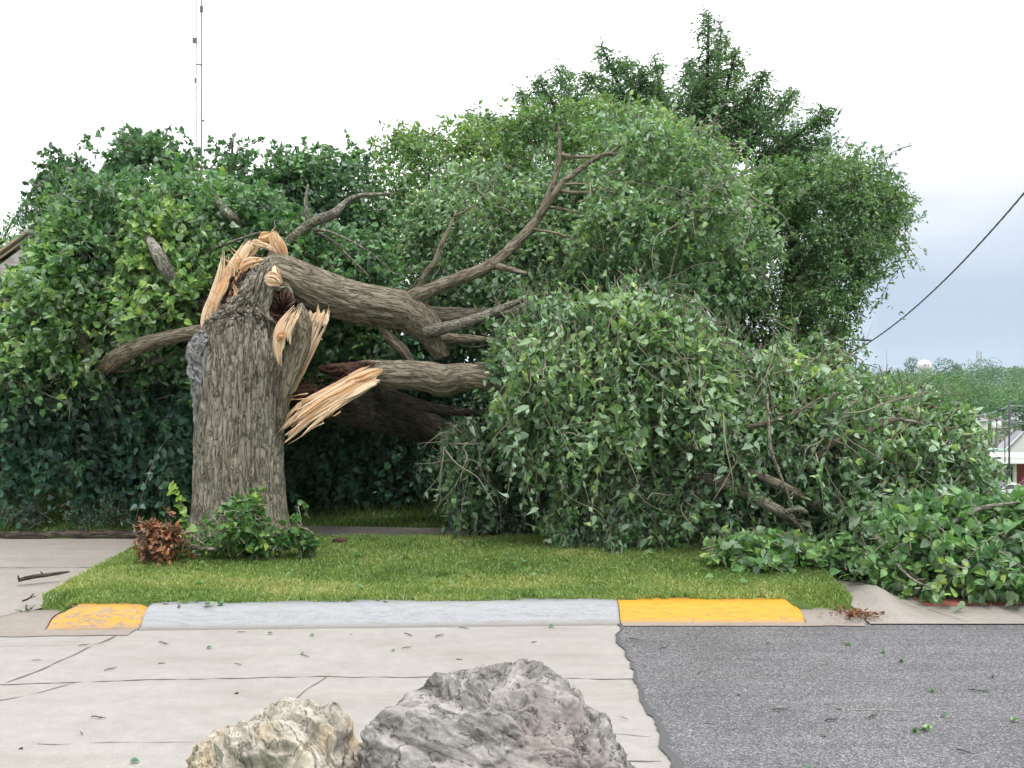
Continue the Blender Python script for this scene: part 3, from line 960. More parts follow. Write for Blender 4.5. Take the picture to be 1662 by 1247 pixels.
# hollow knot with rotten inside
mb = MB()
cen = P(456, 497, 8.93)
for rr_, w_, a0, a1 in ((1.0, .034, 0.9, 4.3), (1.22, .026, 1.3, 3.9), (0.92, .018, 0.2, 2.0)):
    th = np.linspace(a0, a1, 26)
    wob = 1 + 0.10 * np.sin(th * 5 + rr_ * 9)
    ring = np.stack([cen[0] + 0.135 * rr_ * wob * np.cos(th), cen[1] + 0.02 + 0.05 * np.cos(th), cen[2] + 0.20 * rr_ * wob * np.sin(th)], 1)
    mb.tube(ring, w_ * np.sin(np.linspace(0.25, 2.9, 26)), 16, ridge=0.022, rk=30, vs=0.4)
o = mb.build('knot_lip', M['bark'], tree)
mb = MB()
gu, gv = np.meshgrid(np.linspace(0, 1, 14), np.linspace(0, 2 * np.pi, 40, endpoint=False))
rr = gu
V = np.stack([cen[0] + 0.135 * rr * np.cos(gv), cen[1] + 0.02 + 0.16 * (1 - rr ** 2) + 0.05 * rr * np.cos(gv), cen[2] + 0.20 * rr * np.sin(gv)], -1).reshape(-1, 3)
V += 0.02 * np.stack([perlin(V * 30), perlin(V * 30 + 9), perlin(V * 30 + 5)], 1)
idx = np.arange(14 * 40).reshape(40, 14)
mb.add(V, [np.stack([idx[:, :-1], np.roll(idx, -1, 0)[:, :-1], np.roll(idx, -1, 0)[:, 1:], idx[:, 1:]], -1).reshape(-1, 4)])
for k in range(46):
    a = rng.uniform(0, 6.28)
    q0 = cen + np.array([0.125 * math.cos(a), 0.03, 0.18 * math.sin(a)])
    q1 = cen + np.array([0.05 * math.cos(a + rng.normal(0, .6)), rng.uniform(-0.0, 0.08), 0.08 * math.sin(a + rng.normal(0, .6)) - 0.05])
    mb.tube([q0, (q0 + q1) / 2 + rng.normal(0, .012, 3), q1], [0.012, 0.009, 0.002], 5, tint=rng.uniform(0.2, 1))
o = mb.build('hollow', M['rot'], tree)


def strip(mb, a, thick=0.3, jag=0.03, seg=14, ridge=0.006, fibres=6, fl=1.0, tint=None, sm=6):
    """torn wood: rows (px, py, d, half width px) laid out as a sheet of many long pointed splinters side by side"""
    p, r = pts(*a)
    P2, R2 = spline(p, r, 6)
    m = len(P2)
    s = np.linspace(0, 1, m)
    tt = nrm(np.gradient(P2, axis=0))
    b = nrm(np.cross(tt, np.array([0.05, 1, 0.08])))
    nn = np.cross(b, tt)
    nn = nn * -np.sign(nn[:, 1:2] + 1e-9)          # towards the viewer's side
    t0 = rng.uniform(0.2, 0.9) if tint is None else tint
    L = np.linalg.norm(np.diff(P2, axis=0), axis=1).sum()
    wpx = max(x[3] for x in a)
    n = int(np.clip(wpx * 1.25, 3, 20)) + fibres // 3
    for j in range(n):
        o = np.clip((j % max(3, n - fibres // 3) + 0.5) / max(3, n - fibres // 3) * 2 - 1 + rng.normal(0, 0.08), -1, 1)
        extra = j >= n - fibres // 3
        u0 = rng.uniform(0, 0.16) if not extra else rng.uniform(0, 0.6)
        u1 = 1 - rng.uniform(0, 1) ** 2 * 0.35 if not extra else min(1, u0 + rng.uniform(.2, .6))
        k = 8
        uu = np.linspace(u0, u1, k)
        g = lambda v: np.stack([np.interp(uu, s, v[:, c]) for c in range(v.shape[1])], 1)
        rr = np.interp(uu, s, R2)
        bulge = np.sqrt(max(0, 1 - o * o)) * thick
        q = g(P2) + g(b) * (o * rr)[:, None] + g(nn) * (rr * bulge * rng.uniform(0.5, 1.2) + (rng.uniform(0.0, 0.012) if extra else rng.normal(0, 0.004)))[:, None]
        e = np.linspace(0, 1, k)
        q += g(b) * (rng.normal(0, 0.004) * np.sin(e * 6 + rng.uniform(0, 6)) + rng.normal(0, 0.08) * rr.mean() * e ** 2)[:, None] + g(nn) * (abs(rng.normal(0, 0.25)) * rr.mean() * e ** 2)[:, None]
        q[-1] += tt[-1] * rng.uniform(0, jag) + rng.normal(0, 0.006, 3) * fl
        w0 = np.maximum(rr * (1.5 / max(3, n - fibres // 3)) * rng.choice([0.5, 0.8, 1.2, 1.9, 2.8]), 0.003) * (0.5 if extra else 1)
        w0 = w0 * np.array([0.3, 1, 1, 1.05, 1, 0.9, 0.6, 0.08]) * rng.uniform(0.8, 1.15, 8)
        mb.tube(q, w0, 5, flat=rng.uniform(0.2, 0.8), ridge=0.003, rk=110, smooth=2, vs=0.1, tint=np.clip(t0 + rng.normal(0, 0.22), 0, 1))


# splintered crest: torn orange wood round the top left of the trunk
mb = MB()
strip(mb, [(340, 548, 8.98, 8), (338, 520, 9.0, 10), (348, 492, 9.0, 10), (356, 466, 9.0, 9), (362, 436, 9.0, 6), (365, 402, 9.0, 1)], 0.4, 0.02, fibres=12)
strip(mb, [(346, 526, 9.02, 6), (357, 486, 9.02, 8), (371, 446, 9.04, 8), (389, 412, 9.06, 6), (401, 394, 9.08, 3)], 0.4, 0.03, fibres=16, tint=.75)
strip(mb, [(366, 498, 9.0, 2), (380, 462, 9.0, 3), (396, 434, 9.02, 3), (412, 410, 9.05, 2)], 0.5, 0.03, fibres=14, tint=.15)
strip(mb, [(372, 458, 9.0, 6), (391, 420, 9.02, 8), (411, 389, 9.06, 4)], 0.4, 0.02, fibres=10, tint=.9)
for k in range(9):     # chips round the torn rim
    u = rng.uniform(0, 1)
    x0, y0 = np.interp(u, [0, .35, .7, 1], [338, 352, 372, 400]), np.interp(u, [0, .35, .7, 1], [538, 495, 452, 418])
    an, ln_ = rng.normal(-1.75, 0.35), rng.uniform(16, 46)
    dx, dy = math.cos(an) * ln_, math.sin(an) * ln_
    wd_ = rng.uniform(1.2, 2.6)
    p, r = pts((x0, y0 + 6, 8.97, wd_), (x0 + dx * .5, y0 + dy * .5, 8.95, wd_ * .9), (x0 + dx, y0 + dy, 8.94, .25))
    mb.tube(p, r, 5, flat=.4, tint=rng.uniform(.1, 1))
strip(mb, [(345, 515, 8.97, 4), (352, 488, 8.95, 6), (366, 462, 8.95, 6), (374, 440, 8.96, 2)], 0.6, 0.02, fibres=12)
strip(mb, [(362, 520, 9.0, 4), (372, 500, 8.95, 5), (384, 480, 8.93, 4), (378, 462, 8.95, 2)], 0.6, 0.02, fibres=10, tint=0.1)
strip(mb, [(385, 445, 9.05, 5), (400, 432, 9.0, 7), (420, 425, 8.98, 6), (433, 420, 8.98, 4)], 0.5, 0.0, fibres=8)
strip(mb, [(392, 420, 9.15, 8), (403, 408, 9.15, 10), (412, 400, 9.15, 9), (418, 390, 9.15, 3)], 0.5, 0.03, fibres=8)
strip(mb, [(409, 394, 9.12, 3), (424, 397, 9.1, 4), (438, 402, 9.1, 5), (452, 412, 9.1, 5)], 0.6, 0.0, fibres=5, tint=0.8)
strip(mb, [(420, 391, 9.2, 5), (432, 386, 9.2, 6), (446, 380, 9.18, 5)], 0.6, 0.02, fibres=5, tint=0.1)
strip(mb, [(464, 428, 9.15, 4), (458, 414, 9.13, 9), (451, 398, 9.12, 11), (446, 386, 9.12, 9), (447, 376, 9.12, 5)], 0.35, 0.04, fibres=14)
strip(mb, [(462, 426, 9.1, 3), (460, 405, 9.09, 4), (455, 385, 9.09, 3)], 0.6, 0.02, fibres=5, tint=0.0)
# orange patch at the elbow of the leaning limb
strip(mb, [(428, 452, 8.83, 3), (437, 452, 8.82, 9), (447, 455, 8.83, 9), (458, 462, 8.86, 3)], 0.3, 0.0, fibres=8, tint=0.6)
strip(mb, [(446, 430, 8.9, 4), (449, 445, 8.86, 6), (456, 460, 8.86, 4)], 0.4, 0.0, fibres=5, tint=0.3)
for k in range(34):      # loose fibres standing off the torn edge
    u = rng.uniform(0, 1)
    x0, y0 = np.interp(u, [0, .35, .7, 1], [338, 352, 372, 398]), np.interp(u, [0, .35, .7, 1], [530, 490, 445, 412])
    dx, dy = rng.normal(-9, 6), rng.normal(-10, 9)
    mb.tube([P(x0, y0, 8.98), P(x0 + dx * .5, y0 + dy * .6, 8.95), P(x0 + dx, y0 + dy, 8.93 + rng.normal(0, .03))], [0.006, 0.004, 0.001], 4, tint=rng.uniform(0.1, 0.9))
o = mb.build('splintered_wood', M['wood'], tree, smooth=False)
o['label'] = 'jagged orange splinters around the snapped top'
mb = MB()
for a in ([(362, 512, 9.08, 14), (378, 480, 9.1, 20), (398, 452, 9.12, 22), (418, 432, 9.15, 16)], [(366, 515, 9.0, 10), (376, 500, 8.98, 10), (390, 488, 8.97, 5)]):
    p, r = pts(*a)
    mb.tube(p, r, 40, ridge=0.05, rk=30, smooth=10, vs=0.3)
for k in range(90):
    u = rng.uniform(0, 1)
    x0, y0 = 362 + 55 * u + rng.normal(0, 8), 512 - 80 * u + rng.normal(0, 8)
    q = P(x0, y0, 9.0 - 0.02 * u)
    mb.tube([q, q + rng.normal(0, .03, 3), q + rng.normal(0, .06, 3) + np.array([0, -.03, -.03])], [0.012, 0.008, 0.001], 5, tint=rng.uniform(0.2, 1))
mb.build('heartwood', M['rot'], tree)

# bark slab with orange inner face, and the long pale plate behind it, right side of the trunk
mb = MB()
p, r = pts((454, 690, 9.0, 5), (460, 655, 8.95, 9), (468, 620, 8.92, 12), (478, 590, 8.9, 15), (486, 562, 8.89, 17), (490, 535, 8.88, 16), (490, 512, 8.88, 11), (487, 494, 8.9, 5))
mb.tube(p, r, 60, flat=0.6, ridge=0.016, rk=16, smooth=16, vs=0.14)
o = mb.build('bark_slab', M['bark_limb'], tree)
mb = MB()
strip(mb, [(455, 596, 8.79, 1.5), (452, 572, 8.77, 6), (453, 550, 8.76, 10), (459, 531, 8.76, 11), (469, 513, 8.78, 7), (479, 500, 8.81, 4)], 0.25, 0.02, fibres=18, tint=0.6)
strip(mb, [(470, 560, 8.74, 2), (468, 540, 8.73, 4), (476, 520, 8.73, 5), (486, 498, 8.77, 4)], 0.5, 0.02, fibres=6, tint=0.75)
strip(mb, [(449, 552, 8.75, 3), (456, 544, 8.73, 4), (466, 546, 8.73, 3)], 0.6, 0.0, fibres=6, tint=0.05)
strip(mb, [(472, 634, 9.1, 8), (480, 610, 9.06, 10), (491, 582, 9.03, 12), (502, 556, 9.0, 13), (511, 530, 9.0, 16), (518, 514, 9.0, 17)], 0.15, 0.09, fibres=30, tint=0.8)
for k in range(8):
    x0 = 503 + 4.0 * k + rng.normal(0, 1)
    strip(mb, [(x0 - 6, 528 + 0.35 * k, 8.98, 3.2), (x0, 512 + .3 * k, 8.98, 2.4), (x0 + rng.normal(2, 2), 502 + rng.uniform(-6, 8), 8.98, 0.6)], 0.5, 0.01, seg=6, fibres=0, tint=rng.uniform(.5, 1), sm=3)
strip(mb, [(470, 640, 9.12, 5), (478, 622, 9.12, 6), (484, 606, 9.13, 6), (485, 590, 9.14, 3)], 0.4, 0.04, fibres=8, tint=0.8)
strip(mb, [(494, 570, 9.0, 2), (501, 556, 8.98, 2), (499, 540, 9.0, 2)], 0.6, 0.02, fibres=3, tint=0.6)
o = mb.build('splintered_wood', M['wood'], tree, smooth=False)
o['label'] = 'pale orange wood plate standing off the right side of the trunk'

M['bark_pale'] = bark_mat('pale_bark', (0.22, 0.21, 0.18), (0.48, 0.46, 0.41), 30.0, 0.5)
# ---- limbs


def limb(name, rows, mat, ridge=0.014, rk=15, seg=40, parent=tree, smooth=10, vs=0.16, label=None, more=()):
    mb = MB()
    p, r = pts(*rows)
    mb.tube(p, r, seg, ridge=ridge, rk=rk, smooth=smooth, vs=vs)
    for m in more:
        p, r = pts(*m)
        mb.tube(p, r, max(8, seg // 2), ridge=ridge * 0.5, rk=rk * 1.4, smooth=8, vs=vs)
    o = mb.build(name, mat, parent)
    if label:
        o['label'] = label
    return o


# the great leader bent over to the right
leader = limb('limb', [(432, 440, 9.1, 22), (448, 442, 9.1, 30), (475, 454, 9.15, 33), (520, 474, 9.25, 35), (570, 489, 9.4, 33), (620, 499, 9.5, 32), (660, 508, 9.6, 32), (690, 530, 9.65, 27), (708, 556, 9.65, 20), (718, 582, 9.65, 13)],
              M['bark_limb'], 0.02, 15, 90, label='thick bark-covered leader bent over from the top of the trunk')
br1 = limb('branch', [(648, 500, 9.58, 8.0), (672, 482, 9.55, 12.8), (700, 470, 9.55, 11.2), (735, 456, 9.6, 10.4), (775, 440, 9.7, 9.6), (805, 424, 9.8, 8.8), (840, 392, 9.9, 8.0), (872, 356, 10, 7.2), (888, 322, 10, 5.6), (900, 292, 10, 4.8), (908, 255, 10, 4.0), (907, 205, 10, 2.0)],
           M['bark_limb'], 0.006, 18, 24, leader, 8,
           more=[[(868, 360, 10, 6), (890, 330, 9.95, 6), (910, 300, 9.95, 5), (930, 284, 9.95, 4.5), (960, 262, 9.98, 4), (990, 250, 10, 3.5), (1010, 262, 10.05, 2.8), (1040, 290, 10.1, 2), (1075, 305, 10.2, 1)],
                 [(905, 250, 10, 3.5), (935, 255, 10, 3), (985, 252, 10.02, 2.2)],
                 [(988, 250, 10, 2.6), (1015, 230, 10.05, 2), (1035, 205, 10.1, 1)],
                 [(895, 305, 9.97, 4), (925, 312, 9.95, 3), (965, 312, 9.9, 2), (1005, 305, 9.9, 1)],
                 [(905, 300, 9.96, 2.6), (950, 300, 9.9, 2), (1005, 320, 9.85, 1)],
                 [(882, 335, 9.97, 3), (915, 340, 9.92, 2.2), (960, 352, 9.9, 1)],
                 [(858, 372, 9.95, 3), (900, 378, 9.9, 2.3), (950, 395, 9.85, 1.6), (985, 410, 9.8, 1)],
                 [(800, 430, 9.78, 6), (830, 438, 9.75, 5), (855, 444, 9.7, 2.5)],
                 [(680, 472, 9.55, 6), (690, 445, 9.5, 5), (706, 425, 9.48, 5), (716, 398, 9.46, 4), (728, 372, 9.45, 3), (740, 345, 9.45, 1.5)],
                 [(736, 352, 9.45, 2), (760, 340, 9.4, 1.4), (780, 325, 9.4, .8)]])
br2 = limb('branch', [(665, 508, 9.7, 15), (700, 512, 9.75, 15), (740, 512, 9.85, 13), (790, 510, 10, 10), (860, 500, 10.2, 7), (930, 488, 10.4, 4)], M['bark_limb'], 0.006, 18, 24, leader, 8)
br3 = limb('branch', [(690, 540, 9.5, 10), (720, 533, 9.42, 10), (755, 524, 9.38, 9), (790, 512, 9.35, 8), (816, 500, 9.35, 6), (850, 486, 9.35, 4)], M['bark_young'], 0.004, 22, 18, leader, 8)
br4 = limb('branch', [(700, 548, 9.6, 9), (740, 550, 9.6, 8), (790, 552, 9.6, 5), (840, 560, 9.6, 3)], M['bark_limb'], 0.004, 22, 16, leader, 8,
           more=[[(608, 512, 9.5, 8), (630, 545, 9.52, 8), (652, 566, 9.55, 9), (668, 588, 9.6, 7), (690, 610, 9.7, 4)]])

# lower limb torn from the side of the trunk
low = limb('limb', [(528, 606, 9.5, 9), (560, 605, 9.45, 15), (600, 606, 9.4, 21), (640, 608, 9.38, 23), (690, 611, 9.36, 24), (722, 618, 9.35, 26), (750, 612, 9.35, 22), (785, 615, 9.35, 20), (815, 632, 9.4, 17), (850, 660, 9.45, 14), (900, 690, 9.6, 10)],
           M['bark_limb'], 0.012, 17, 70, label='torn limb hanging level beside the trunk')
mb = MB()
p, r = pts((518, 598, 9.45, 4), (540, 600, 9.4, 9), (566, 601, 9.36, 11), (596, 596, 9.32, 8), (618, 592, 9.32, 3))
mb.tube(p, r, 30, ridge=0.03, rk=30, smooth=8, vs=0.4)
p, r = pts((466, 646, 9.2, 10), (490, 640, 9.25, 12), (515, 634, 9.3, 8))
mb.tube(p, r, 24, ridge=0.04, rk=30, smooth=8, vs=0.4)
for k in range(70):
    u = rng.uniform(0, 1)
    q = P(470 + 130 * u + rng.normal(0, 5), 645 - 42 * u + rng.normal(0, 8), 9.22 + 0.06 * u)
    mb.tube([q, q + rng.normal(0, .04, 3), q + rng.normal(0, .07, 3)], [0.011, 0.007, 0.001], 5, tint=rng.uniform(0.1, 1))
mb.build('heartwood', M['rot'], low)
mb = MB()
for (dx0, dy0, dx1, dy1, wd, dd) in ((0, 0, 0, 0, 7, 9.2), (6, 9, 4, 12, 8, 9.16), (-4, -7, -8, -12, 6, 9.22), (10, 15, 10, 26, 5, 9.15), (2, 4, 14, -6, 6, 9.14), (-6, 2, -16, 4, 5, 9.17)):
    strip(mb, [(608 + dx0 * .3, 598 + dy0 * .6, dd + .02, wd * .6), (588 + dx0, 612 + dy0, dd, wd), (555 + dx0, 632 + dy0, dd - .05, wd * 1.1), (520 + dx0 * .6 + dx1 * .3, 652 + dy0 * .5 + dy1 * .5, dd - .1, wd), (490 + dx1, 672 + dy1, dd - .15, wd * .8), (463 + dx1 * .5, 696 + dy1, dd - .22, wd * .4)],
          0.45, 0.03, fibres=16)
strip(mb, [(622, 600, 9.2, 3), (606, 606, 9.17, 7), (586, 616, 9.13, 7), (560, 622, 9.13, 3)], 0.5, 0.02, fibres=14, tint=.3)
strip(mb, [(618, 620, 9.2, 3), (600, 624, 9.15, 6), (570, 640, 9.1, 6), (530, 655, 9.08, 3)], 0.5, 0.03, fibres=12, tint=.9)
strip(mb, [(540, 650, 9.08, 4), (515, 668, 9.05, 4), (490, 690, 9.0, 4), (462, 718, 8.95, 2)], 0.6, 0.03, fibres=12, tint=.7)
for k in range(22):
    q = P(500 + rng.uniform(-30, 60), 660 + rng.normal(0, 10), 9.05)
    e = q + np.array([rng.normal(-.08, .05), -0.03, rng.normal(-.07, .07)])
    mb.tube([q, (q + e) / 2 + rng.normal(0, .01, 3), e], [0.008, 0.006, 0.001], 5, tint=rng.uniform(0, .9))
o = mb.build('splintered_wood', M['wood'], low, smooth=False)
o['label'] = 'long orange splinters stretching from the torn limb to the trunk'
# big dark limb sagging underneath
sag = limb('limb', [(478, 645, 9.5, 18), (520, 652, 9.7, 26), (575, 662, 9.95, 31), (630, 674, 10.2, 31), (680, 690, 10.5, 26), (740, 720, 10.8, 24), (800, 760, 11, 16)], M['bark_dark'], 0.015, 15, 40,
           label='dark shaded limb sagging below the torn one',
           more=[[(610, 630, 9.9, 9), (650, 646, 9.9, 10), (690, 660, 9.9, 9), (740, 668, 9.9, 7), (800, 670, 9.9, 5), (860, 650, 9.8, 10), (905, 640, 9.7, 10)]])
# left limbs
lf1 = limb('limb', [(345, 535, 9.4, 10), (320, 540, 9.45, 12), (290, 545, 9.45, 11), (240, 557, 9.42, 13), (205, 572, 9.5, 14), (175, 592, 9.9, 13), (150, 615, 10.4, 8)], M['bark_limb'], 0.008, 18, 30, label='broken limb hanging down to the left')
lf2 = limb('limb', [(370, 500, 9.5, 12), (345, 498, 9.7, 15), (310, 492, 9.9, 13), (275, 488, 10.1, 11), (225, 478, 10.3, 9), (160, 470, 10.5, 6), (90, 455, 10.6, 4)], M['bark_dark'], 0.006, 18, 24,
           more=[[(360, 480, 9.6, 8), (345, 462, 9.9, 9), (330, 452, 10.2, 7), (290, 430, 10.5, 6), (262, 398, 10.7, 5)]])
lf3 = limb('limb', [(330, 560, 9.9, 7), (200, 600, 10.1, 5), (150, 580, 10.0, 8), (135, 548, 9.95, 7), (110, 520, 10, 5), (60, 505, 10, 6), (10, 490, 10, 5), (-40, 470, 10, 3)], M['bark_young'], 0.004, 20, 16)
lf4 = limb('limb', [(310, 505, 9.9, 6), (285, 465, 9.6, 9), (265, 428, 9.42, 11), (251, 403, 9.4, 9), (238, 380, 9.6, 4)], M['bark_pale'], 0.004, 20, 18)
lf5 = limb('limb', [(400, 470, 10.4, 8), (385, 370, 10.2, 6), (372, 350, 10, 9), (356, 330, 10.1, 6), (340, 300, 10.4, 3)], M['bark_young'], 0.004, 20, 16)
lf6 = limb('limb', [(440, 420, 9.9, 9), (500, 366, 9.9, 8), (540, 348, 9.9, 8), (560, 330, 10, 5), (585, 318, 10, 4), (640, 315, 10, 2)], M['bark_young'], 0.004, 20, 16,
           more=[[(500, 366, 9.9, 4), (496, 330, 9.9, 3), (500, 300, 10, 2)], [(510, 375, 9.9, 3), (540, 392, 9.9, 2.5), (575, 425, 9.9, 2), (600, 450, 9.9, 1.5)],
                 [(508, 372, 9.85, 3), (545, 380, 9.85, 2), (600, 410, 9.85, 1.5), (645, 450, 9.9, 1)], [(330, 410, 9.8, 1.5), (370, 395, 9.7, 2.2), (415, 380, 9.6, 2.2), (440, 378, 9.5, 2)]])

# limbs inside the fallen crown on the right
rf1 = limb('limb', [(815, 632, 9.4, 12), (880, 640, 9.3, 10), (950, 622, 9.3, 7), (1010, 640, 9.2, 4)], M['bark_limb'], 0.006, 20, 18,
           more=[[(1005, 638, 9.2, 4), (1080, 690, 9.0, 4), (1170, 694, 8.7, 4), (1230, 690, 8.5, 3.5), (1290, 670, 8.5, 2.5), (1340, 640, 8.5, 1.5)]])
rf2 = limb('limb', [(1090, 740, 9.4, 11), (1180, 765, 8.9, 8), (1215, 765, 8.7, 7), (1250, 780, 8.6, 7), (1290, 800, 8.6, 7), (1340, 832, 8.9, 4), (1400, 860, 9.3, 2)], M['bark_limb'], 0.006, 20, 20)
rf3 = limb('limb', [(1100, 760, 9.3, 14), (1170, 780, 8.8, 13), (1215, 802, 8.7, 10), (1250, 822, 8.6, 9), (1275, 836, 8.6, 8), (1310, 868, 8.8, 5)], M['bark_young'], 0.006, 20, 20,
           more=[[(1275, 832, 8.45, 5), (1295, 826, 8.4, 5), (1310, 832, 8.4, 3)], [(1245, 640, 8.5, 2), (1250, 720, 8.35, 3), (1262, 760, 8.3, 2.5), (1278, 800, 8.3, 2), (1290, 830, 8.3, 1.4)]])
rf4 = limb('limb', [(1330, 780, 9, 6), (1360, 730, 8.7, 6), (1400, 705, 8.55, 5.5), (1430, 690, 8.5, 5), (1450, 682, 8.5, 4), (1470, 680, 8.5, 2)], M['bark_limb'], 0.004, 22, 14,
           more=[[(1310, 760, 8.7, 5), (1345, 725, 8.5, 5), (1375, 705, 8.45, 3)], [(1420, 690, 8.5, 3), (1438, 680, 8.5, 2.5), (1480, 684, 8.5, 2.5), (1500, 690, 8.5, 1)]])

# crowns of the broken tree


def crown(name, parent, mat, specs, label=None, tw=True, twmat=None, twname='twig'):
    """specs: list of (centres, kwargs)"""
    mb, tb = MB(), MB()
    for C, kw in specs:
        kw = dict(kw)
        ns = kw.pop('strand', 0)
        foliage(mb, tb if tw else None, C, **kw)
        if ns:
            strands(tb, C, ns, 0.7, 0.0065, seed=len(C))
    o = mb.build(name, mat, parent, smooth=False)
    if label:
        o['label'] = label
    if tw:
        t = tb.build('twig', twmat or M['twig'], o)
        t['kind'] = 'stuff'
    return o


LH = [(300, 548, 40, 12), (240, 558, 55, 14), (205, 574, 30, 15), (262, 424, 17, 30), (30, 496, 48, 10), (130, 545, 20, 35), (330, 492, 40, 12), (372, 352, 18, 22)]
A = [(-60, 470), (0, 448), (48, 425), (70, 350), (105, 305), (180, 290), (262, 285), (330, 300), (420, 300), (470, 330), (520, 350), (600, 380), (640, 450), (610, 560), (480, 600), (300, 600), (150, 615), (0, 620), (-60, 620)]
fol = dict(per=14, length=0.42, size=0.066, droop=0.6, up=0.1, messy=0.7, tint0=0.52, tvar=0.14, tnoise=0.4, twfrac=0.5)
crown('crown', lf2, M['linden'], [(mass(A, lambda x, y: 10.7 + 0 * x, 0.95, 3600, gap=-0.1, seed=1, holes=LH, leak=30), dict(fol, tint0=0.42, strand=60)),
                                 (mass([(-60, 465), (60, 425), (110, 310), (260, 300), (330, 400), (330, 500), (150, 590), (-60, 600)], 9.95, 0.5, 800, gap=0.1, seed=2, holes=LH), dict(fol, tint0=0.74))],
      'lit green foliage of the limbs fallen to the left')
B = [(-60, 590), (60, 575), (160, 600), (300, 590), (400, 600), (640, 560), (740, 640), (720, 740), (660, 800), (600, 790), (480, 806), (380, 815), (300, 785), (240, 770), (170, 778), (100, 755), (40, 772), (0, 765), (-60, 765)]
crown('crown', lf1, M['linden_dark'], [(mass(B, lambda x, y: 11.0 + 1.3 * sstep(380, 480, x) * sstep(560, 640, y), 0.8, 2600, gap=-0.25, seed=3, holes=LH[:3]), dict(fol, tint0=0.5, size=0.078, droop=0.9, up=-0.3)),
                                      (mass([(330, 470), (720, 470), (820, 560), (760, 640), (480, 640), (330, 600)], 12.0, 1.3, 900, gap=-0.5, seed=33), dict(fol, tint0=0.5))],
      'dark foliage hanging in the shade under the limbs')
folg = dict(per=15, length=0.5, size=0.052, droop=0.7, up=0.0, messy=1.3, curl=0.8, wilt=0.9, tint0=0.5, tvar=0.16, tnoise=0.3, twfrac=0.6, nfac=0.5)
C3 = [(690, 330), (760, 290), (850, 262), (885, 222), (960, 196), (1060, 190), (1120, 205), (1185, 255), (1220, 325), (1235, 400), (1190, 470), (1150, 530), (1100, 560), (900, 560), (740, 500), (660, 470), (650, 400)]
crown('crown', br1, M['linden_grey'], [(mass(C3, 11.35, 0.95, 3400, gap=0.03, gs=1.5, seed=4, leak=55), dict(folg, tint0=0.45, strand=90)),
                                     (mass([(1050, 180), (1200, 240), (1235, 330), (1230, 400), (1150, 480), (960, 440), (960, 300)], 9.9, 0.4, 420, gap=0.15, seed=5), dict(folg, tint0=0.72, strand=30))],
      'grey-green upturned leaves on the raised branches')
HOLES = [(1225, 772, 55, 14), (1262, 818, 40, 26), (1215, 800, 40, 16), (1385, 712, 60, 12), (790, 700, 30, 30), (1130, 850, 34, 22), (890, 640, 40, 16), (1440, 680, 45, 8)]
D = [(800, 560), (815, 540), (848, 515), (900, 482), (960, 465), (1012, 455), (1080, 475), (1140, 505), (1165, 560), (1240, 600), (1255, 690), (1210, 735), (1100, 715), (980, 735), (880, 715), (815, 700), (822, 650), (838, 610), (830, 580)]
D2 = [(735, 750), (712, 700), (760, 668), (900, 690), (1100, 700), (1240, 720), (1262, 880), (1180, 905), (1100, 885), (1040, 890), (960, 872), (900, 886), (840, 876), (770, 862), (728, 830)]
folr = dict(per=16, length=0.42, size=0.060, droop=0.9, up=-0.35, messy=1.3, curl=0.9, wilt=1.0, hang=0.9, tint0=0.52, tvar=0.2, tnoise=0.4, twfrac=0.8, nfac=0.55, twr=0.005)
hangk = dict(folr, tint0=0.55, up=-0.8, droop=1.2)
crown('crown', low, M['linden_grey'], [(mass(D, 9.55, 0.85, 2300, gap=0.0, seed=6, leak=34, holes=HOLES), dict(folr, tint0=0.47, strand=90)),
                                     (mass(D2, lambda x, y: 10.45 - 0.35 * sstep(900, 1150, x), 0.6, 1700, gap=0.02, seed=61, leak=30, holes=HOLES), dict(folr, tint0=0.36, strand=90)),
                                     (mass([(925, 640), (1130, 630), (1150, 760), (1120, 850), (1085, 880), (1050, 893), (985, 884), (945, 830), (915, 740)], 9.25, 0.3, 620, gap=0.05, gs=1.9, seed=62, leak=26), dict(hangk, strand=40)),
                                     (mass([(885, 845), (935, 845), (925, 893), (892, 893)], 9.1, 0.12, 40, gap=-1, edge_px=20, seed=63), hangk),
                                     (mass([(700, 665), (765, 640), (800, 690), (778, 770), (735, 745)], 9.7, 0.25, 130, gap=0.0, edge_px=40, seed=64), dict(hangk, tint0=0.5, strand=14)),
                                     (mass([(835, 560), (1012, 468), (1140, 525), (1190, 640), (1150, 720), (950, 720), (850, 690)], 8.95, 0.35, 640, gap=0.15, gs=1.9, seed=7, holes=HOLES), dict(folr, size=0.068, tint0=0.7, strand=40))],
      'mass of wilting leaves under the torn limb')
E = [(1140, 600), (1180, 620), (1240, 590), (1262, 565), (1290, 548), (1340, 575), (1370, 612), (1420, 622), (1490, 640), (1535, 662), (1568, 690), (1588, 722), (1592, 770), (1580, 830), (1560, 880), (1480, 905), (1400, 918), (1300, 905), (1220, 915), (1150, 890), (1120, 800), (1120, 680)]
crown('crown', rf2, M['linden_grey'], [(mass(E, lambda x, y: 9.6 - 0.25 * sstep(600, 700, y) + 0.15 * sstep(720, 860, y), 0.7, 3200, gap=0.0, seed=8, leak=34, holes=HOLES), dict(folr, size=0.058, tint0=0.5, strand=130)),
                                     (mass([(1180, 640), (1290, 560), (1400, 640), (1540, 675), (1575, 740), (1550, 840), (1400, 860), (1320, 760)], lambda x, y: 9.1 - 0.3 * sstep(640, 860, y), 0.3, 620, gap=0.15, gs=1.9, seed=9, holes=HOLES), dict(folr, size=0.064, tint0=0.74, strand=50))],
      'leaves of the crown end lying out to the right')

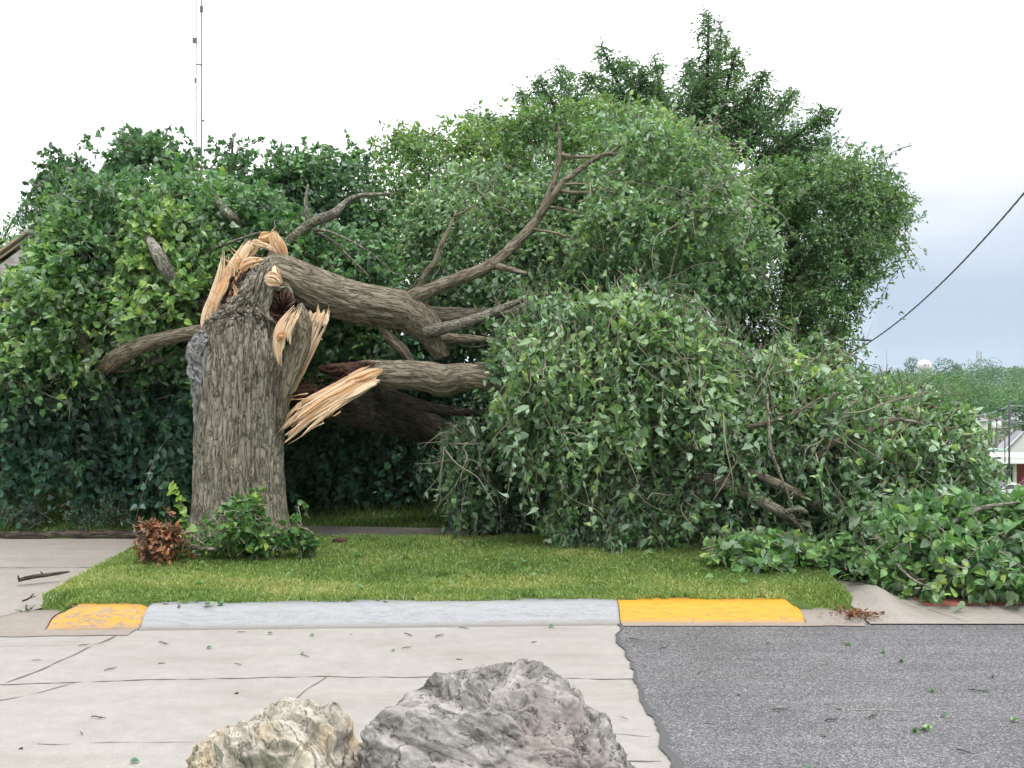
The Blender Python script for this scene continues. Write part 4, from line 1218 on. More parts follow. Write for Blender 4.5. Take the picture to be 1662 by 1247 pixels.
# broken-off leafy bough lying over the right pavement
bough = thing('fallen_bough', P(1500, 950, 7.6), 'leafy broken-off bough with large bright green leaves lying across the right-hand driveway at the kerb', 'branch')
mb = MB()
for rows in ([(1180, 893, 8.65, 3), (1300, 886, 8.55, 4), (1420, 880, 8.2, 5), (1520, 880, 7.6, 6), (1640, 900, 7.5, 4)], [(1420, 870, 7.8, 5), (1480, 930, 7.5, 4), (1520, 955, 7.4, 2.5)], [(1500, 880, 7.7, 5), (1580, 830, 7.6, 4), (1650, 815, 7.6, 2)],
             [(1230, 884, 8.45, 4), (1250, 900, 8.4, 3), (1200, 905, 8.4, 2)], [(1455, 915, 7.35, 2), (1480, 940, 7.2, 2), (1510, 955, 7.15, 1.5)]):
    p, r = pts(*rows)
    mb.tube(p, r, 14, ridge=0.004, rk=20, smooth=8)
mb.build('stem', M['bark_young'], bough)
Fp = [(1150, 905), (1180, 880), (1240, 872), (1300, 885), (1380, 888), (1430, 855), (1470, 822), (1510, 806), (1560, 808), (1600, 818), (1640, 810), (1680, 805), (1760, 840), (1760, 955), (1690, 962), (1600, 958), (1540, 968), (1500, 962), (1455, 950), (1428, 925), (1360, 912), (1260, 914)]
fbd = lambda x, y: 8.6 - 0.6 * sstep(1390, 1470, x) - 0.35 * sstep(820, 960, y)
folb = dict(per=9, length=0.34, size=0.074, droop=0.4, up=0.5, messy=0.8, tint0=0.55, tvar=0.14, tnoise=0.3, twfrac=0.8, nfac=1.0, twr=0.004)
crown('foliage', bough, M['linden'], [(mass(Fp, fbd, 0.36, 1300, gap=-0.35, edge_px=60, seed=10, csize=.12), folb),
                                      (mass(Fp, lambda x, y: fbd(x, y) - 0.2, 0.12, 160, gap=-0.1, edge_px=60, seed=11), dict(folb, size=0.09, tint0=0.66))])

# ---- sprouts, dead twigs and ground plants at the foot


def bush(name, label, cat, loc, mat, spec, stems, group=None, stem_mat=None, twname='twig'):
    t = thing(name, loc, label, cat, group)
    sb = MB()
    for rows in stems:
        p, r = pts(*rows)
        sb.tube(p, r, 8, smooth=6)
    sb.build('stem', stem_mat or M['twig'], t)
    crown('foliage', t, mat, spec)
    return t


bush('sprout_bush', 'low clump of fresh green basal sprouts around the foot of the broken trunk', 'shrub', P(400, 885, 8.6), M['sprout'],
     [(mass([(318, 888), (330, 850), (350, 835), (372, 822), (400, 800), (425, 808), (445, 842), (480, 830), (484, 815), (498, 830), (494, 860), (500, 886), (440, 890), (360, 892)], 8.55, 0.2, 150, gap=-0.1, gs=4.0, edge_px=30, seed=12, csize=.05),
       dict(per=6, length=0.2, size=0.062, droop=0.2, up=1.0, messy=0.45, tint0=0.42, tvar=0.2, tnoise=0.3)),
      (mass([(236, 894), (300, 880), (340, 874), (420, 876), (508, 874), (512, 892), (400, 896), (280, 900)], 8.5, 0.2, 170, gap=-0.8, edge_px=20, seed=13), dict(per=5, length=0.15, size=0.05, droop=0.2, up=1.2, messy=0.5, tint0=0.3, tvar=0.2))],
     [[(400, 890, 8.55, 2), (405, 850, 8.55, 1.6), (412, 810, 8.5, 1)], [(480, 885, 8.55, 2), (488, 850, 8.5, 1.5), (484, 822, 8.5, 1)], [(360, 888, 8.55, 2), (352, 845, 8.5, 1.2)], [(430, 888, 8.5, 2), (450, 850, 8.5, 1)]])
sp = thing('sapling', P(290, 870, 8.7), 'single tall yellow-green sprout standing left of the trunk', 'plant')
mb = MB()
p, r = pts((312, 880, 8.7, 2.2), (302, 845, 8.65, 1.8), (292, 812, 8.62, 1.4), (280, 780, 8.6, .8))
mb.tube(p, r, 8, smooth=6)
mb.build('stem', M['twig'], sp)
mb = MB()
lp, la, ln, ls, lt = [], [], [], [], []
for k in range(24):
    u = 1 - (k + rng.uniform(0, 1)) / 24
    q = np.array([np.interp(u, np.linspace(0, 1, len(p)), p[:, j]) for j in range(3)])
    sdx = -1 if k % 2 else 1
    lp.append(q); la.append([sdx * rng.uniform(.1, 1), rng.normal(-.4, .6), rng.uniform(-.9, .5)]); ln.append([rng.normal(0, .3), -0.7, .7])
    ls.append(rng.uniform(.04, .11)); lt.append(rng.uniform(.7, 1.0) if u > .5 else rng.uniform(.4, .8))
leaves(mb, np.array(lp), np.array(la), np.array(ln), np.array(ls), np.array(lt))
mb.build('foliage', M['sprout'], sp, smooth=False)
bush('dead_brush', 'crumpled heap of rusty brown dead leaves left of the trunk foot', 'brush', P(255, 890, 8.4), M['dead'],
     [(mass([(214, 852), (240, 845), (270, 846), (300, 862), (296, 882), (276, 898), (240, 898), (228, 880)], 8.35, 0.14, 130, gap=-0.9, edge_px=22, seed=14), dict(per=8, length=0.16, size=0.042, droop=0.6, up=0, messy=1.2, tint0=0.5, tvar=0.25, curl=0.6))],
     [[(300, 880, 8.4, 2), (260, 868, 8.35, 1.5), (222, 860, 8.35, 1)], [(290, 890, 8.35, 1.5), (250, 885, 8.3, 1)]], stem_mat=M['twig_dark'])
bush('weed_tuft', 'small green weed tuft growing at the driveway edge by the worn yellow kerb', 'weed', P(38, 1006, 6.95), M['sprout'],
     [(mass([(14, 1012), (22, 1000), (40, 994), (60, 1000), (66, 1010)], 7.0, 0.06, 60, gap=-1, edge_px=10, floor=False, seed=15), dict(per=6, length=0.10, size=0.03, droop=0.3, up=0.9, messy=0.6, tint0=0.3, tvar=0.2, kind='dia'))],
     [[(40, 1010, 7.0, 1), (42, 1000, 7.0, .6)]])
for (px, py, wd, ht, lab, sd) in ((20, 838, 40, 44, 'low dark shrub at the far left edge of the soil bed', 41), (60, 842, 34, 36, 'low dark shrub second from the left edge of the soil bed', 42), (125, 845, 42, 42, 'low dark shrub in the middle of the soil bed', 43), (188, 842, 40, 50, 'low dark shrub at the trunk end of the soil bed', 44)):
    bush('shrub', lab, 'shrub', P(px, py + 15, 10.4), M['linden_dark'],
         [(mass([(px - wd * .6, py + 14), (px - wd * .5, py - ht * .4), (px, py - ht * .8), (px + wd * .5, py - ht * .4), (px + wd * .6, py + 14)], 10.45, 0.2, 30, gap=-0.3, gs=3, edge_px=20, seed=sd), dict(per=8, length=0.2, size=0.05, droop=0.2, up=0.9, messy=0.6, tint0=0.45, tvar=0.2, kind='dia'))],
         [[(px, py + 20, 10.45, 2), (px, py - ht * .4, 10.45, 1)]], 'dark shrubs along the soil bed', M['twig_dark'])


def stick(label, rows_list, mat, name='fallen_stick', group=None):
    mb = MB()
    for rows in rows_list:
        p, r = pts(*rows)
        mb.tube(p, r, 9, ridge=0.003, rk=40, smooth=6)
    return tag(mb.build(name, mat), label, 'stick', group)


stick('crooked dark stick lying on the left driveway', [[(30, 942, 7.86, 3), (50, 937, 7.88, 3.4), (72, 934, 7.92, 3), (95, 931, 7.96, 2.4), (113, 928, 8.0, 1.2)], [(72, 934, 7.92, 2), (66, 928, 7.93, 1)], [(32, 943, 7.86, 2), (29, 934, 7.86, 1)]], M['bark_dark'])
stick('small broken twig on the driveway near the worn yellow kerb', [[(36, 976, 7.3, 1.2), (46, 972, 7.33, 1.2), (55, 964, 7.36, .8)], [(48, 971, 7.33, 1), (58, 968, 7.34, .5)]], M['bark_dark'])
stick('pale peeled stick lying on the grass in front of the sprouts', [[(300, 886, 8.4, 3.5), (325, 889, 8.38, 4), (352, 893, 8.34, 3)]], M['bark_young'])
stick('thin grey stick leaning in the sprouts by the trunk foot', [[(302, 862, 8.35, 1.6), (318, 875, 8.32, 2), (334, 886, 8.3, 1.6)]], M['bark_young'])
stick('reddish chunk of rotten wood on the grass edge right of the trunk', [[(540, 878, 9.2, 3), (552, 878, 9.2, 6), (562, 880, 9.2, 4)]], M['rot'], 'wood_chunk')

# leaf scraps on the road and grass
r5 = np.random.default_rng(55)
proto_l = []
for k in range(4):
    mb = MB()
    n = 1 if k < 2 else 3
    leaves(mb, r5.normal(0, 0.015, (n, 3)) * [1, 1, 0.1] + [0, 0, 0.006], r5.normal(size=(n, 3)) * [1, 1, 0.1], np.array([[0, 0, 1.0]] * n) + r5.normal(0, .25, (n, 3)), np.full(n, 0.055 if n == 1 else 0.045), r5.uniform(.1, .9, n), 'heart', .5)
    proto_l.append(mb)
M['dry'] = plain('dry_leaf', (0.14, 0.10, 0.07), 0.8)
matl = [M['linden_dark'], M['dry'], M['linden_grey'], M['linden']]
meshes = []
spots = [(345, 1008, 2, 1.5), (365, 1009, 3, 1.2), (270, 1006, 1, .9), (298, 1009, 1, .8), (330, 1001, 0, .8), (380, 1000, 0, .8), (430, 1030, 0, .7), (515, 1033, 0, .7), (562, 1003, 1, 1), (625, 1002, 1, .8), (655, 1001, 0, .9), (680, 1000, 0, .9), (745, 997, 0, .7), (920, 993, 0, .7),
         (255, 1077, 1, 1.0), (860, 1043, 1, 1), (740, 1070, 1, .9), (905, 1018, 0, .9), (640, 1060, 0, .6), (490, 1060, 0, .6), (350, 1052, 0, .8), (120, 1010, 1, 1), (60, 1022, 1, .8), (97, 1023, 1, .9), (30, 1218, 1, .7), (205, 1237, 0, .9), (380, 1128, 1, .9),
         (1378, 1050, 2, 1.1), (1460, 1076, 3, .9), (1345, 1079, 0, .8), (1510, 1126, 2, .9), (1595, 1127, 0, .9), (1365, 1155, 1, .9), (1500, 1185, 2, 1.4), (1480, 1190, 3, 1.0), (1640, 1173, 2, 1.0), (1540, 1170, 0, .9), (1195, 1131, 1, .8), (1340, 1200, 1, .8), (1300, 1250, 0, .8), (1240, 1047, 0, .7), (1430, 1062, 2, .8)]
lm = {}
for (px, py, k, sc) in spots:
    if k not in lm:
        o = proto_l[k].build('fallen_leaf', matl[k], smooth=False)
        lm[k] = o
    else:
        o = lm[k].copy()
        COL.objects.link(o)
    x, y = G(px, py, 0.0)
    zz = 0.012 if px > 1005 else 0.006
    if 6.86 < y < 7.3 and px < 1005:
        yy = y - float(ky(x))
        zz = float(np.interp(yy, [6.89, 6.93, 7.0, 7.1], [0.01, 0.03, 0.105, 0.137])) + 0.006
        if zz > 0.02:
            y = y - 0.06
    o.location = (x, y, zz)
    o.rotation_euler = (0, 0, r5.uniform(0, 6.28))
    o.scale = (sc * (0.65 if px > 1005 else 0.8),) * 3
    if px > 1005:
        tag(o, 'torn leaf scrap lying on the grey asphalt', 'leaf', 'leaf scraps on the asphalt')
    elif 6.86 < y < 7.2:
        tag(o, 'torn leaf scrap lying on the grey painted kerb or its gutter', 'leaf', 'leaf scraps on the kerb')
    else:
        tag(o, 'torn leaf scrap lying on the pale concrete road', 'leaf', 'leaf scraps on the concrete')
r7 = np.random.default_rng(57)
tw0 = None
for k in range(34):
    px, py = r7.uniform(20, 1650), 1012 + 225 * r7.random() ** 1.3
    if 560 < px < 1010 and py > 1080 or 290 < px < 600 and py > 1130:
        continue
    x, y = G(px, py)
    if tw0 is None:
        mb = MB()
        mb.tube([[-.05, 0, .006], [-.02, .006, .009], [.02, -.003, .007], [.055, .008, .006]], [.003, .004, .0035, .002], 6)
        mb.tube([[.0, 0, .007], [.02, .02, .007]], [.0025, .001], 5)
        o = tw0 = mb.build('fallen_twig', M['bark_dark'])
    else:
        o = tw0.copy()
        COL.objects.link(o)
    o.location = (x, y, 0.012 if px > 1005 else 0.005)
    o.rotation_euler = (0, 0, r7.normal(0, 0.7))
    o.scale = (r7.uniform(.3, 1.1),) * 3
    if px > 1005:
        tag(o, 'tiny dark twig lying on the grey asphalt', 'twig', 'twigs on the asphalt')
    else:
        tag(o, 'tiny dark twig lying on the pale concrete road', 'twig', 'twigs on the concrete')
r6 = np.random.default_rng(56)
gl = None
for k in range(40):
    x, y = r6.uniform(-3.4, 2.2), r6.uniform(7.35, 9.2)
    if gl is None:
        gl = proto_l[0].build('fallen_leaf', M['linden_grey'], smooth=False)
        o = gl
    else:
        o = gl.copy()
        COL.objects.link(o)
    o.location = (x, y, float(ground_z(np.array([x]), np.array([y]))[0]) + 0.045)
    o.rotation_euler = (r6.normal(0, .4), r6.normal(0, .4), r6.uniform(0, 6.28))
    o.scale = (r6.uniform(.7, 1.3),) * 3
    tag(o, 'loose pale leaf lying on the mown grass strip', 'leaf', 'loose leaves on the grass')

mb = MB()
n = 260
r9 = np.random.default_rng(91)
lx, ly = r9.normal(2.62, 0.10, n), r9.normal(7.02, 0.07, n)
leaves(mb, np.stack([lx, ly, np.clip(ground_z(lx, ly), 0.02, 0.09) + 0.03 + r9.uniform(0, .02, n)], 1), r9.normal(size=(n, 3)) * [1, 1, .3], r9.normal(size=(n, 3)) * .6 + [0, 0, 1], r9.uniform(.015, .045, n), r9.uniform(0, .8, n), 'dia', .6)
o = mb.build('leaf_litter', M['dead'], smooth=False)
o['kind'] = 'stuff'
# ---------------------------------------------------------------- boulders


def boulder_mat(name, lo, hi, vein, patch, pcol):
    m, nt = new_mat(name)
    g = N(nt, 'ShaderNodeAttribute', attribute_name='grain').outputs['Vector']
    p = objco(nt)
    wv = N(nt, 'ShaderNodeTexNoise', {'Vector': p, 'Scale': 3.0, 'Detail': 4.0}).outputs[1]
    q = N(nt, 'ShaderNodeVectorMath', {0: g, 1: N(nt, 'ShaderNodeVectorMath', {0: wv, 1: (0.25, 0.25, 0.25)}, operation='MULTIPLY').outputs[0]}, operation='ADD').outputs[0]
    band = noise(nt, N(nt, 'ShaderNodeMapping', {0: q, 'Scale': (1, 1, 3.2)}).outputs[0], 3.2, 7, 0.62)
    fine = noise(nt, p, 60.0, 6, 0.75)
    mid = noise(nt, p, 14.0, 5, 0.65)
    c = mix(nt, ramp(nt, band, [(0.35, 0.0), (0.62, 1.0)]), lo, hi)
    c = mix(nt, ramp(nt, noise(nt, p, 3.2, 3), [(0.52, 0.0), (0.66, 0.75)]), c, pcol)
    c = mix(nt, 1.0, c, ramp(nt, fine, [(0.3, 0.72), (0.7, 1.25)]), 'MULTIPLY')
    cr = N(nt, 'ShaderNodeTexNoise', {'Vector': N(nt, 'ShaderNodeMapping', {0: q, 'Scale': (1, 1, 2.2)}).outputs[0], 'Scale': 3.6, 'Detail': 6.0, 'Roughness': 0.55}).outputs[0]
    crack = ramp(nt, math_n(nt, 'ABSOLUTE', math_n(nt, 'SUBTRACT', cr, 0.5)), [(0.0, 0.8), (0.014, 0.0)])
    c = mix(nt, crack, c, vein)
    h = math_n(nt, 'ADD', math_n(nt, 'MULTIPLY', mid, 0.5), math_n(nt, 'ADD', math_n(nt, 'MULTIPLY', fine, 0.35), math_n(nt, 'MULTIPLY', crack, -0.35)))
    finish(nt, c, 0.88, h, 0.8, 0.012, 0.25)
    return m


def boulder(name, label, c, s, mat, seed, profile, strata, fold):
    n, m = 420, 300
    th = np.linspace(0, 2 * np.pi, n, endpoint=False)
    ph = np.linspace(0.02, np.pi - 0.02, m)
    T, Ph = np.meshgrid(th, ph)
    D = np.stack([np.sin(Ph) * np.cos(T), np.sin(Ph) * np.sin(T), np.cos(Ph)], -1).reshape(-1, 3)
    r = (np.abs(D) ** 2.7).sum(1) ** (-1 / 2.7)
    V = D * r[:, None] * np.array(s)
    V[:, 0] *= 1 + 0.10 * np.interp(V[:, 2], [-s[2], 0, s[2]], [1, 0.5, -0.6])
    if profile is not None:
        V[:, 2] += profile(V[:, 0] / s[0]) * s[2] * np.clip(D[:, 2] + 0.3, 0, 1)
    q = D * 1.0
    warp = np.stack([fbm(q * 1.5 + seed, 3), fbm(q * 1.5 + seed + 20, 3), fbm(q * 1.5 + seed + 40, 3)], 1)
    big = fbm(q * 1.35 + seed, 3, 0.6) * 0.095
    sc = (q @ np.array(strata)) * 5 + warp[:, 0] * fold
    crest = lambda f, a_, k: np.abs(perlin(np.stack([sc * f, warp[:, 1] * a_ + seed, warp[:, 2] * a_ + k], 1)))
    ridg = 0.036 * (0.5 - 1.6 * crest(0.9, 0.8, 0)) + 0.018 * (0.5 - 1.6 * crest(2.1, 1.2, 3)) + 0.008 * (0.5 - 1.6 * crest(4.6, 2.2, 7))
    cell = fbm(q * 2.4 + warp * 0.4 + seed, 4, 0.55)
    cut = -np.exp(-np.abs(cell) * 18) * 0.018
    rough = cut + (0.3 - np.abs(fbm(q * 8 + seed, 4, 0.6))) * 0.011 + fbm(q * 40 + seed, 3, 0.7) * 0.004
    dr = big + ridg + rough
    V = V + D * (dr * np.mean(s) * 2)[:, None]
    idx = np.arange(n * m).reshape(m, n)
    qd = np.stack([idx[:-1], idx[1:], np.roll(idx[1:], -1, 1), np.roll(idx[:-1], -1, 1)], -1).reshape(-1, 4)
    mb = MB()
    g = np.stack([q @ np.array([1, .2, 0]), q @ np.array([0, 1, 0]), q @ np.array(strata)], 1) + warp * 0.08 * fold
    mb.add(V + np.array(c), [qd, idx[0][None], idx[-1][None, ::-1]], g)
    return tag(mb.build(name, mat), label, 'boulder')


M['rock_grey'] = boulder_mat('grey_rock', (0.085, 0.08, 0.074), (0.37, 0.345, 0.32), (0.04, 0.037, 0.034), 0, (0.27, 0.225, 0.21))
M['rock_cream'] = boulder_mat('cream_rock', (0.20, 0.18, 0.15), (0.52, 0.475, 0.405), (0.055, 0.048, 0.04), 0, (0.52, 0.40, 0.25))
boulder('boulder', 'large grey folded boulder with pinkish bands, the bigger right-hand one at the near kerb', (-0.065, 3.15, 0.37), (0.435, 0.36, 0.395), M['rock_grey'], 4.0,
        lambda x: -0.10 * np.clip(x, 0, 1) ** 2 + 0.05 * np.exp(-((x + .55) / .15) ** 2), (0.35, 0.2, 0.9), 1.5)
boulder('boulder', 'smaller cream and yellowish boulder, the left-hand one at the near kerb', (-0.785, 3.05, 0.33), (0.30, 0.28, 0.385), M['rock_cream'], 11.0,
        None, (0.7, 0.3, 0.5), 1.3)

# ---------------------------------------------------------------- standing trees and hedges behind


def standing_tree(name, label, cat, trunk_px, d, base_r, top_py, mat, specs, branches=(), group=None, tmat=None):
    gx, gd = (trunk_px - CX) / F * d, d
    gz = float(ground_z(np.array([gx]), np.array([gd]))[0])
    t = thing(name, (gx, gd, gz), label, cat, group)
    mb = MB()
    top = P(trunk_px, top_py, d)
    p = np.array([[gx, gd, gz - 0.1], [gx + 0.05, gd, gz + (top[2] - gz) * 0.3], [gx - 0.06, gd, gz + (top[2] - gz) * 0.65], top])
    mb.tube(p, np.array([base_r * 1.25, base_r, base_r * 0.6, base_r * 0.12]), 14, ridge=0.02, rk=12, smooth=8)
    mb.build('trunk', tmat or M['bark_back'], t)
    if branches:
        mb = MB()
        for b in branches:
            p, r = pts(*b)
            mb.tube(p, r, 7, smooth=6)
        mb.build('branch', tmat or M['bark_back'], t)
    crown('crown', t, mat, specs, twmat=M['twig_dark'])
    return t


T1 = [(62, 330), (78, 275), (120, 250), (150, 275), (182, 262), (188, 228), (228, 215), (268, 228), (300, 250), (335, 262), (372, 212), (398, 240), (402, 275), (430, 240), (460, 262), (490, 258), (545, 248), (590, 262), (606, 300), (640, 440), (560, 500), (300, 500), (100, 440)]
standing_tree('linden_tree', 'broad dark green tree standing behind the broken one, under the radio mast', 'tree', 330, 14, 0.2, 300, M['linden'],
              [(mass(T1, 14, 1.4, 2700, gap=0.0, gs=1.2, edge_px=55, seed=16, csize=.2, leak=40), dict(per=14, length=0.36, size=0.068, droop=0.3, up=0.7, messy=0.65, tint0=0.26, tvar=0.14, tnoise=0.3, twfrac=0.6, twr=0.008))],
              [[(330, 420, 14, 8), (250, 330, 13.8, 5), (200, 260, 13.8, 2)], [(330, 400, 14, 8), (370, 300, 14, 4), (378, 230, 14, 1.5)], [(330, 430, 14, 8), (450, 340, 13.8, 5), (560, 265, 13.8, 2)], [(300, 420, 14, 6), (190, 330, 13.6, 4), (85, 275, 13.6, 2)]])
T2 = [(598, 290), (612, 250), (645, 228), (700, 216), (740, 200), (775, 185), (830, 190), (870, 172), (930, 160), (1000, 180), (1080, 170), (1120, 200), (1120, 480), (900, 560), (700, 560), (610, 470)]
standing_tree('ash_tree', 'light yellow-green tree with fine leaves behind the raised branches', 'tree', 820, 16, 0.22, 260, M['ash'],
              [(mass(T2, 16, 1.7, 3800, gap=-0.1, gs=1.1, edge_px=60, seed=17, csize=.24, leak=34), dict(per=15, length=0.42, size=0.10, droop=0.5, up=0.6, messy=0.8, tint0=0.55, tvar=0.18, tnoise=0.35, kind='dia', twfrac=0.4, twr=0.007))],
              [[(820, 420, 16, 8), (720, 300, 15.8, 4), (660, 240, 15.8, 1.5)], [(820, 380, 16, 7), (860, 260, 16, 3), (880, 185, 16, 1.5)]])
# tall dark elm at the back: sprays along rising branches
T4 = [(760, 330), (800, 225), (850, 185), (890, 175), (930, 160), (960, 150), (990, 150), (1020, 165), (1060, 140), (1095, 150), (1125, 125), (1160, 110), (1190, 120), (1215, 150), (1240, 150), (1265, 175), (1300, 195), (1330, 225), (1375, 250), (1400, 300), (1400, 420), (1200, 480), (900, 420)]
sprays = [(1160, 300, 1150, 22), (1150, 300, 1170, 50), (1130, 280, 1118, 100), (1170, 250, 1195, 82), (1100, 300, 1062, 95), (1090, 280, 1040, 115), (1190, 260, 1240, 120), (1200, 260, 1290, 150), (1220, 280, 1345, 178), (1230, 300, 1345, 225), (1060, 280, 978, 78), (1020, 260, 955, 118), (980, 260, 905, 112), (960, 280, 872, 128), (920, 280, 840, 150), (1260, 320, 1385, 262), (880, 300, 790, 190), (860, 320, 765, 185), (1080, 260, 1008, 100), (1140, 240, 1140, 130), (1000, 250, 1000, 150), (1180, 230, 1220, 180), (1230, 260, 1300, 240)]
eb, cents = [], []
for k, (x0, y0, x1, y1) in enumerate(sprays):
    d0, d1 = 21, 21 + ((k * 7) % 5 - 2) * 0.6
    eb.append([(x0, y0, d0, 7), ((x0 + x1) / 2 + (k % 3 - 1) * 6, (y0 + y1) / 2 - 6, (d0 + d1) / 2, 4), (x1, y1, d1, 1)])
    q, _ = spline(*pts(*eb[-1]), 22)
    m = len(q)
    u = np.linspace(0, 1, m)
    for c in range(3):
        cents.append(q[int(m * .25):] + rng.normal(0, 1, (m - int(m * .25), 3)) * (0.05 + 0.34 * (1 - u[int(m * .25):]) ** 0.8)[:, None])
cents = np.concatenate(cents)
fe = dict(per=12, length=0.5, size=0.105, droop=0.5, up=0.4, messy=0.45, tint0=0.42, tvar=0.16, tnoise=0.3, kind='dia', twfrac=0.7, twr=0.008, alt=True)
standing_tree('elm_tree', 'tallest dark tree at the back with feathery upright sprays against the sky', 'tree', 1150, 21, 0.32, 210, M['elm'],
              [(mass(T4, 21.3, 1.8, 2200, gap=-0.02, gs=0.9, edge_px=90, seed=18), fe), (cents, fe)], eb)
T5 = [(1170, 400), (1190, 340), (1225, 275), (1290, 270), (1325, 262), (1355, 258), (1395, 252), (1430, 262), (1448, 280), (1450, 310), (1468, 325), (1462, 350), (1440, 360), (1462, 378), (1455, 400), (1430, 430), (1405, 465), (1385, 495), (1372, 520), (1376, 560), (1386, 605), (1360, 640), (1260, 660), (1160, 640), (1140, 480)]
fo = dict(per=18, length=0.5, size=0.085, droop=0.4, up=0.5, messy=0.7, tint0=0.5, tvar=0.15, tnoise=0.3, kind='dia', twfrac=0.4, twr=0.007)
standing_tree('oak_tree', 'dense rounded tree with small leaves at the right, next to the open sky', 'tree', 1290, 16, 0.3, 330, M['oak'],
              [(mass(T5, lambda x, y: 16 + 1.5 * sstep(390, 460, y) * sstep(1340, 1220, x), 1.5, 3300, gap=-0.05, gs=1.0, edge_px=60, seed=19, csize=.26, leak=34), fo)],
              [[(1290, 450, 16, 8), (1380, 330, 15.8, 4), (1440, 290, 15.8, 2)], [(1290, 480, 16, 8), (1390, 420, 15.8, 4), (1445, 395, 15.8, 2)], [(1290, 420, 16, 7), (1300, 300, 16, 2)]])
standing_tree('small_tree', 'thin bluish tree top showing above the roof at the left edge', 'tree', -10, 30, 0.14, 340, M['linden_dark'],
              [(mass([(-120, 480), (-80, 350), (-20, 335), (5, 342), (35, 330), (48, 345), (70, 380), (110, 400), (120, 480)], 30, 1.2, 260, gap=-0.05, gs=0.9, edge_px=40, seed=20), dict(per=14, length=0.7, size=0.16, droop=0.2, up=0.8, messy=0.7, tint0=0.6, tvar=0.2, kind='dia', twr=0.01))],
              [[(-10, 420, 30, 3), (20, 360, 30, 1.5), (44, 326, 30, .8)]])
# hedge of dark shrubs in the shade
for k, (px, d, hp, wd, lab) in enumerate(((-40, 13.6, 560, 130, 'dark shrub in the shade behind the soil bed, nearest the left edge'), (110, 13.8, 570, 130, 'dark shrub in the shade left of the broken trunk'), (260, 13.6, 560, 130, 'dark shrub in the shade directly behind the broken trunk, left half'),
                                       (420, 14.0, 560, 130, 'dark shrub in the shade directly behind the broken trunk, right half'), (560, 14.2, 570, 120, 'dark shrub behind the torn lower limb'), (700, 14.0, 560, 130, 'dark shrub behind the left edge of the fallen leaves'), (860, 13.6, 540, 140, 'dark shrub hidden behind the fallen crown'), (1020, 13.2, 540, 150, 'dark shrub behind the middle of the fallen crown'))):
    poly = [(px - wd, 815), (px - wd * .9, 700), (px - wd * .6, hp + 30), (px, hp), (px + wd * .6, hp + 30), (px + wd * .9, 700), (px + wd, 815)]
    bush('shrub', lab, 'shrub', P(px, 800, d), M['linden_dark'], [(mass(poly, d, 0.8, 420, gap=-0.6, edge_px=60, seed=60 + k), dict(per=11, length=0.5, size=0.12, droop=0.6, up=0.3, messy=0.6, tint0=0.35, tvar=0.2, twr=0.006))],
         [[(px, 815, d, 4), (px + 5, 700, d, 3), (px, hp + 50, d, 1)]], 'dark shrubs in the shade behind the broken tree', M['twig_dark'])

# ---------------------------------------------------------------- house at the left edge
def shingle_mat(name, a, b, sc):
    m, nt = new_mat(name)
    p = objco(nt)
    br = N(nt, 'ShaderNodeTexBrick', {'Vector': N(nt, 'ShaderNodeMapping', {0: p, 'Rotation': (math.radians(90), 0, 0)}).outputs[0], 'Color1': (*a, 1), 'Color2': (*b, 1), 'Mortar': (0.28, 0.26, 0.25, 1), 'Scale': sc, 'Mortar Size': 0.012, 'Brick Width': 0.6, 'Row Height': 0.24})
    c = mix(nt, 1.0, br.outputs[0], ramp(nt, noise(nt, p, 12, 4), [(0.3, 0.75), (0.7, 1.2)]), 'MULTIPLY')
    finish(nt, c, 0.9, br.outputs[1], -0.3, 0.01, 0.2)
    return m


M['stone'] = shingle_mat('pale_stone', (0.40, 0.36, 0.35), (0.52, 0.49, 0.47), 2.0)
M['trim'] = plain('brown_trim', (0.42, 0.30, 0.21), 0.7)
M['roofing'] = plain('roof_shingle', (0.30, 0.27, 0.25), 0.9, 0.3, 14)
hd = 22.0
house = thing('house', P(60, 640, hd + 3), 'pale stone house with a brown gable edge behind the leaves at the left edge', 'house')
eL, ap, eR = P(-260, 603, hd), P(130, 324, hd), P(520, 603, hd)
gz = 0.3
mb = MB()
V = [[eL[0] + .4, hd, gz], [eR[0] - .4, hd, gz], [eR[0] - .4, hd, eR[2]], [ap[0], hd, ap[2] - .12], [eL[0] + .4, hd, eL[2]]]
V = np.array(V + [[a, b + 8, c] for a, b, c in V])
mb.add(V, [[[0, 1, 6, 5], [1, 2, 7, 6], [4, 0, 5, 9]], [[0, 4, 3, 2, 1], [5, 6, 7, 8, 9]]])
mb.build('wall', M['stone'], house, smooth=False)
mb = MB()
for a, b in ((eL, ap), (eR, ap)):
    u = np.array([0, 0, .04])
    q = np.array([a - [0, .08, 0], b - [0, .08, 0], b + [0, 8.2, 0], a + [0, 8.2, 0]])
    q = np.r_[q, q + u * 1.3]
    mb.add(q + [0, 0, .02], [[[3, 2, 1, 0], [4, 5, 6, 7], [0, 1, 5, 4], [2, 3, 7, 6], [1, 2, 6, 5], [3, 0, 4, 7]]])
mb.build('roof', M['roofing'], house, smooth=False)
mb = MB()
for a, b in ((eL, ap), (eR, ap)):
    for off, dy, wdt in ((0.03, -.13, .04), (-.10, -.06, .04)):
        aa, bb = a + [0, dy, off + .02], b + [0, dy, off + .02]
        q = np.array([aa, bb, bb + [0, 0, .07], aa + [0, 0, .07]])
        q = np.r_[q, q + [0, wdt, 0]]
        mb.add(q, [[[0, 1, 2, 3], [7, 6, 5, 4], [0, 4, 5, 1], [3, 2, 6, 7], [0, 3, 7, 4], [1, 5, 6, 2]]])
mb.build('gable_board', M['trim'], house, smooth=False)
